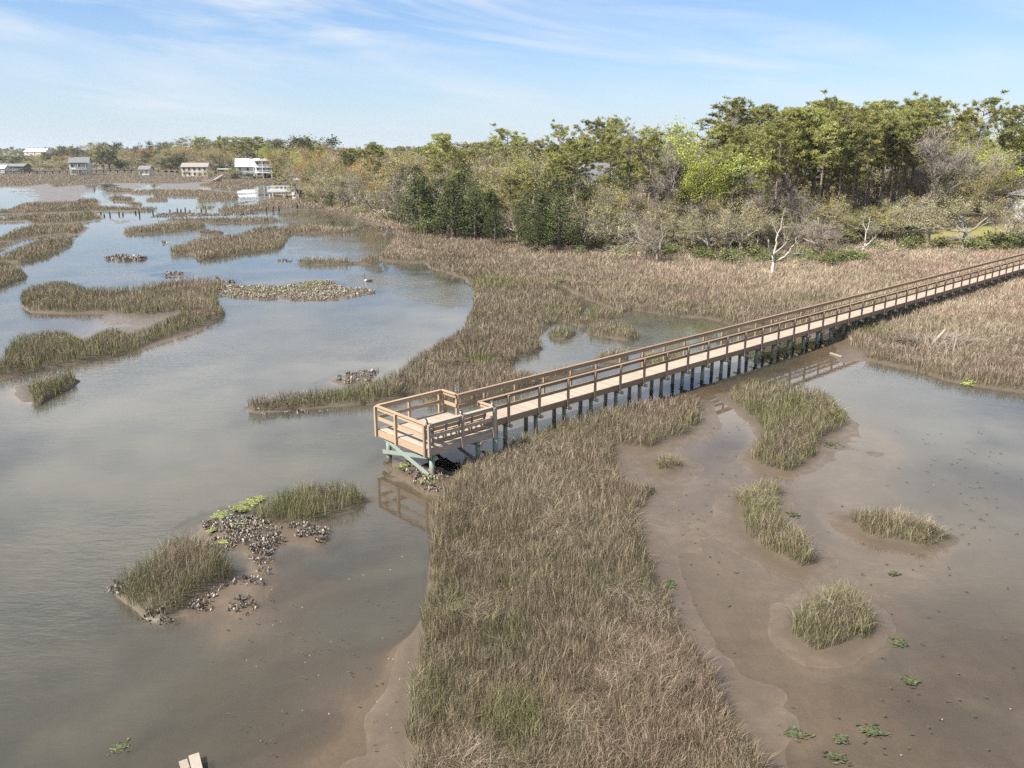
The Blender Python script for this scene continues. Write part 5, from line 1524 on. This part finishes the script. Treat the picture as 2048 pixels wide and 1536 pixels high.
house('boat_shed', 26, 520, 17, 8, 3.4, plain_mat('dark_shed', (.12, .12, .13)), shingle, 'long low dark shed on the far shore near the left edge', storeys=1, wins=4, roof_h=1.4, cat='shed')
house('boat_shed', 3, 500, 6, 6, 2.6, white_p, shiny_roof, 'small white shed cut by the left edge on the far shore', storeys=1, wins=1, roof_h=1.6, cat='shed')
house('wood_house', 1196, 129, 9.0, 8, 5.6, cream_p, shingle, 'house with a wide grey roof showing through the pines in mid wood', rot=.35, storeys=2, roof_h=3.0, hip=True, wins=3)
house('wood_house', 940, 195, 4.5, 7, 8.8, white_p, shingle, 'pale grey roof peeping over the trees left of the domed pine', rot=.2, storeys=2, roof_h=2.2, wins=2)
house('wood_house', 677, 235, 4.5, 6, 7.6, white_p, brown_roof, 'small grey roof peeping over the oaks right of the rust coloured tree', rot=.2, storeys=2, roof_h=1.8, wins=2)
house('lawn_house', 2118, 130, 9.0, 9, 3.7, white_p, shingle, 'white house with a grey roof behind the big pale oak at the right edge', rot=.0, storeys=1, roof_h=1.8, wins=3, hip=True, porch=([.5], 2.0, -4.2, 4.2))

# far boardwalks (dark lines on legs), the covered dock, the white deck
dark_wood = plain_mat('dark_timber', (.10, .085, .07), .85, .25, 3)
def pier(label, a, b, w, h, n, mat, name='pier', legs=.2, rails=True):
    a = np.array([*at(*a, .3)]); b = np.array([*at(*b, .3)])
    d = (b - a); L = np.linalg.norm(d); d /= L; nn = np.array([-d[1], d[0]])
    o = put(name, None, loc=(a[0], a[1], 0), label=label, cat='pier')
    D = np.array([*d, 0.]); N_ = np.array([*nn, 0.])
    m = MB(); m.beam(U3 * h, U3 * h + D * L, w, .28); m.obj('deck', mat, o)
    pm = None
    if rails:
        for s in (-1, 1):
            m = MB(); m.beam(U3 * (h + 1.0) + N_ * s * w / 2, U3 * (h + 1.0) + N_ * s * w / 2 + D * L, .12, .12)
            m.obj('rail', mat, o)
    m = MB(); m.box((0, 0, h / 2 - .8), N_ * (w / 2), D * legs, U3 * (h / 2 + .7)); pm = m.build('leg', mat)
    for k in range(n + 1): put('leg', pm, o, loc=tuple(D * L * k / n))
    return o
pier('long dark far boardwalk on legs crossing the marsh below the white house', (-20, 348), (330, 343.5), 2.0, 1.5, 24, dark_wood, rails=False)
pier('dark far boardwalk continuing below the beige house', (332, 344.5), (430, 348), 2.0, 1.5, 8, dark_wood, rails=False)
pier('dark far pier leading from the covered dock to the balcony house', (457, 357), (533, 349), 2.2, 1.9, 12, dark_wood)
o = put('covered_dock', None, loc=(*at(450, 355.5, .3), 0), label='small covered dock with a pale flat roof in front of the metal roofed house', cat='dock')
m = MB(); m.box((0, 0, 1.5), (2.4, 0, 0), (0, 2, 0), (0, 0, .15)); m.obj('deck', dark_wood, o)
m = MB(); m.box((0, 0, 4.3), (2.7, 0, 0), (0, 2.3, 0), (0, 0, .22)); m.obj('roof', plain_mat('pale_roof', (.42, .44, .42)), o)
for sx in (-2.2, 2.2):
    for sy in (-1.8, 1.8):
        m = MB(); m.box((sx, sy, 1.6), (.14, 0, 0), (0, .14, 0), (0, 0, 2.5)); m.obj('post', dark_wood, o)
gx0 = np.array(at(428, 361, .3)); gx1 = np.array(at(446, 356, .3))
o = put('gangway', None, loc=(gx0[0], gx0[1], 0), label='pale sloping gangway going down from the covered dock to its float', cat='gangway')
dv = np.array([gx1[0] - gx0[0], gx1[1] - gx0[1], 1.3])
m = MB(); m.beam((0, 0, .5), np.array([0, 0, .5]) + dv, 1.3, .16); m.obj('ramp', drift_m, o)
m = MB()
for s in (-.6, .6): m.beam((0, s, 1.4), np.array([0, s, 1.4]) + dv, .1, .1)
m.obj('rail', drift_m, o)
m = MB(); m.box((-2.5, -.5, .3), (2.6, 0, 0), (0, 1.2, 0), (0, 0, .22)); m.obj('float', drift_m, o)

# white deck over the marsh with its little house
cx0, cy0 = at(571, 391, .3)
o = put('white_deck', None, loc=(cx0, cy0, 0), label='white painted wooden deck with railings on legs at the marsh edge left of the wood', cat='deck', rotz=.06)
m = MB(); m.box((0, 0, 1.75), (4.4, 0, 0), (0, 2.4, 0), (0, 0, .14)); m.obj('floor', white_p, o)
m = MB(); m.box((0, -2.43, 1.62), (4.42, 0, 0), (0, .04, 0), (0, 0, .28)); m.obj('fascia', white_p, o)
for yy in (-2.3, 2.3):
    m = MB()
    for z in (2.25, 2.85): m.beam((-4.3, yy, z), (4.3, yy, z), .09, .13)
    m.obj('railing', white_p, o)
    for k in range(6):
        m = MB(); m.box((-4.3 + 8.6 * k / 5, yy, 2.35), (.08, 0, 0), (0, .08, 0), (0, 0, .58)); m.obj('post', white_p, o)
m = MB(); m.beam((-4.3, -2.3, 2.85), (-4.3, 2.3, 2.85), .09, .13); m.obj('railing', white_p, o)
for xx in (-3.9, 0, 3.9):
    for yy in (-2.1, 2.1):
        m = MB(); m.box((xx, yy, .5), (.15, 0, 0), (0, .15, 0), (0, 0, 1.2)); m.obj('leg', white_p, o)
for k in range(3):
    o2 = put('deck_chair', None, loc=(cx0 - 2.4 + k * 1.3, cy0 + .3, 1.89), label='dark chair on the white deck', cat='chair', group='chairs on the white deck', rotz=.3 * k)
    m = MB(); m.box((0, 0, .42), (.28, 0, 0), (0, .28, 0), (0, 0, .04)); m.obj('seat', dark_wood, o2)
    m = MB(); m.box((0, .27, .72), (.28, 0, 0), (0, .03, 0), (0, 0, .28)); m.obj('backrest', dark_wood, o2)
    for sx in (-.24, .24):
        for sy in (-.24, .24):
            m = MB(); m.box((sx, sy, .19), (.03, 0, 0), (0, .03, 0), (0, 0, .19)); m.obj('leg', dark_wood, o2)
house('deck_house', 617, cy0 + 6, 5.0, 9, 4.6, white_p, shingle, 'small house with a pale grey roof joined to the white deck', rot=-.75, storeys=1, wins=1, roof_h=1.8, z0=1.0)

# grey bench by the wood, dark wooden stair by the lawn
bx, by = at(1283, 504, .5)
o = put('garden_bench', None, loc=(bx, by, ground_z(bx, by)), label='weathered grey plank bench on the sandy clearing at the edge of the wood', cat='bench', rotz=.2)
m = MB()
for k in range(3): m.box((0, -.15 + k * .16, .42), (.8, 0, 0), (0, .07, 0), (0, 0, .02))
m.obj('seat', drift_m, o)
m = MB()
for k in range(4): m.box((0, .30 + k * .04, .58 + k * .17), (.8, 0, 0), (0, .02, 0), (0, 0, .075))
m.obj('backrest', drift_m, o)
for sx in (-.7, .7):
    m = MB(); m.box((sx, .05, .2), (.05, 0, 0), (0, .3, 0), (0, 0, .2)); m.obj('leg', drift_m, o)
sx_, sy_ = at(1995, 447, 1.0)
o = put('wooden_stair', None, loc=(sx_, sy_, ground_z(sx_, sy_)), label='dark open wooden stair climbing to the house beyond the lawn', cat='stair', rotz=.0)
for k in range(7):
    m = MB(); m.box((0, k * .3, .25 + k * .26), (.75, 0, 0), (0, .15, 0), (0, 0, .03)); m.obj('tread', dark_wood, o)
for s in (-.8, .8):
    m = MB(); m.beam((s, -.2, .0), (s, 2.1, 2.0), .07, .3); m.obj('stringer', drift_m, o)
    m = MB(); m.beam((s, -.2, 1.0), (s, 2.1, 3.0), .08, .1); m.obj('handrail', drift_m, o)
bx, by = at(1925, 470, 1.0)
m = MB()
for k in range(120):
    a = rng.uniform(0, 3.14); p = np.array([rng.normal(0, 1.0), rng.normal(0, .5), rng.uniform(.05, .5)])
    d = np.array([math.cos(a), math.sin(a), rng.normal(0, .15)]) * rng.uniform(.4, 1.0)
    m.tube([p - d, p + d], [.03, .02], 3)
m.obj('brush_pile', bark_bare, None, label='pile of dead sticks on the lawn under the big pale oak', cat='brush pile', loc=(bx, by, ground_z(bx, by)), kind='stuff')
# ------------------------------------------------------------------ sky, sun, render settings
SUN_EL = math.radians(47)
SH = np.array([-.85, -.52]); SH /= np.linalg.norm(SH)
sun = bpy.data.lights.new('sun', 'SUN'); sun.energy = 5.0; sun.angle = math.radians(.53); sun.color = (1.0, .95, .87)
so = bpy.data.objects.new('sun', sun); COL.objects.link(so)
sd_ = Vector((SH[0] * math.cos(SUN_EL), SH[1] * math.cos(SUN_EL), math.sin(SUN_EL)))
so.rotation_euler = sd_.to_track_quat('Z', 'Y').to_euler()
so.location = sd_ * 100

w = bpy.data.worlds.new('World'); scene.world = w; w.use_nodes = True
nt = w.node_tree; nt.nodes.clear()
T = NT.__new__(NT); T.t = nt
out = nt.nodes.new('ShaderNodeOutputWorld')
sky = T.n('ShaderNodeTexSky', sky_type='NISHITA', sun_disc=False)
sky.sun_elevation = SUN_EL; sky.sun_rotation = math.atan2(SH[0], SH[1]); sky.air_density = 1.0; sky.dust_density = .4; sky.ozone_density = 1.2; sky.altitude = 10
dirv = T.n('ShaderNodeTexCoord').outputs['Generated']
sp = T.n('ShaderNodeSeparateXYZ', ins={0: dirv})
zz = T.math('ADD', T.math('MAXIMUM', sp.outputs[2], 0.0), .12)
cx = T.math('DIVIDE', sp.outputs[0], zz); cy = T.math('DIVIDE', sp.outputs[1], zz)
cv = T.n('ShaderNodeCombineXYZ', ins={0: cx, 1: cy, 2: 0.0}).outputs[0]
# thin streaky cirrus drawn out along one wind direction
az = T.math('ARCTAN2', sp.outputs[0], sp.outputs[1])
st = T.math('ADD', sp.outputs[2], T.math('MULTIPLY', az, .13))
wv = T.n('ShaderNodeCombineXYZ', ins={0: T.math('MULTIPLY', az, 2.6), 1: T.math('MULTIPLY', st, 21.0), 2: sp.outputs[2]}).outputs[0]
n1 = T.noise(wv, 1.0, 9, .60, dist=.55)
bv = T.n('ShaderNodeCombineXYZ', ins={0: T.math('MULTIPLY', az, 2.3), 1: T.math('MULTIPLY', st, 9.0), 2: 3.0}).outputs[0]
n2 = T.noise(bv, 1.0, 3, .5)
cir = T.math('MULTIPLY', T.maprange(n1, .41, .66), T.maprange(n2, .36, .56))
# soft puffs higher up
n3 = T.noise(cv, 1.5, 5, .55)
puff = T.math('MULTIPLY', T.maprange(n3, .37, .57, .15, 1.0), T.math('MULTIPLY', T.maprange(sp.outputs[2], .155, .23), T.maprange(sp.outputs[2], .38, .62, 1.0, .12)))
skyb = T.mix(1.0, sky.outputs[0], (.60, .79, 1.06), 'MULTIPLY')
cl = T.math('MINIMUM', T.math('MULTIPLY', cir, .95), .85)
skyc = T.mix(cl, skyb, (5.6, 5.95, 6.4))
skyc = T.mix(T.math('MULTIPLY', puff, .9), skyc, (10.2, 10.4, 10.6))
hz = T.math('POWER', T.math('SUBTRACT', 1.0, T.math('MAXIMUM', sp.outputs[2], 0.0), clamp=True), 11.0)
skyc = T.mix(T.math('MULTIPLY', hz, .9), skyc, (4.7, 5.3, 5.9))
bg = T.n('ShaderNodeBackground', ins={0: skyc, 1: .067})
nt.links.new(bg.outputs[0], out.inputs[0])

scene.view_settings.view_transform = 'Standard'
scene.view_settings.look = 'None'
scene.view_settings.exposure = 1.2
scene.view_settings.gamma = 1.0
scene.render.engine = 'CYCLES'
cy_ = scene.cycles
cy_.max_bounces = 6; cy_.diffuse_bounces = 2; cy_.glossy_bounces = 3; cy_.transmission_bounces = 2; cy_.transparent_max_bounces = 10
cy_.caustics_reflective = False; cy_.caustics_refractive = False
cy_.sample_clamp_indirect = 4.0
cy_.use_denoising = False
cy_.use_adaptive_sampling = True; cy_.adaptive_threshold = .015

# thin sea air over the whole marsh
m = MB(); m.box((0, 1330, 16), (2900, 0, 0), (0, 1390, 0), (0, 0, 20))
t = NT('sea_air')
vol = t.n('ShaderNodeVolumePrincipled', ins={'Color': (.86, .92, 1.0, 1), 'Density': .00007, 'Anisotropy': .2})
t.link(vol.outputs[0], t.out.inputs['Volume'])
m.obj('haze', t.m, None, kind='stuff')
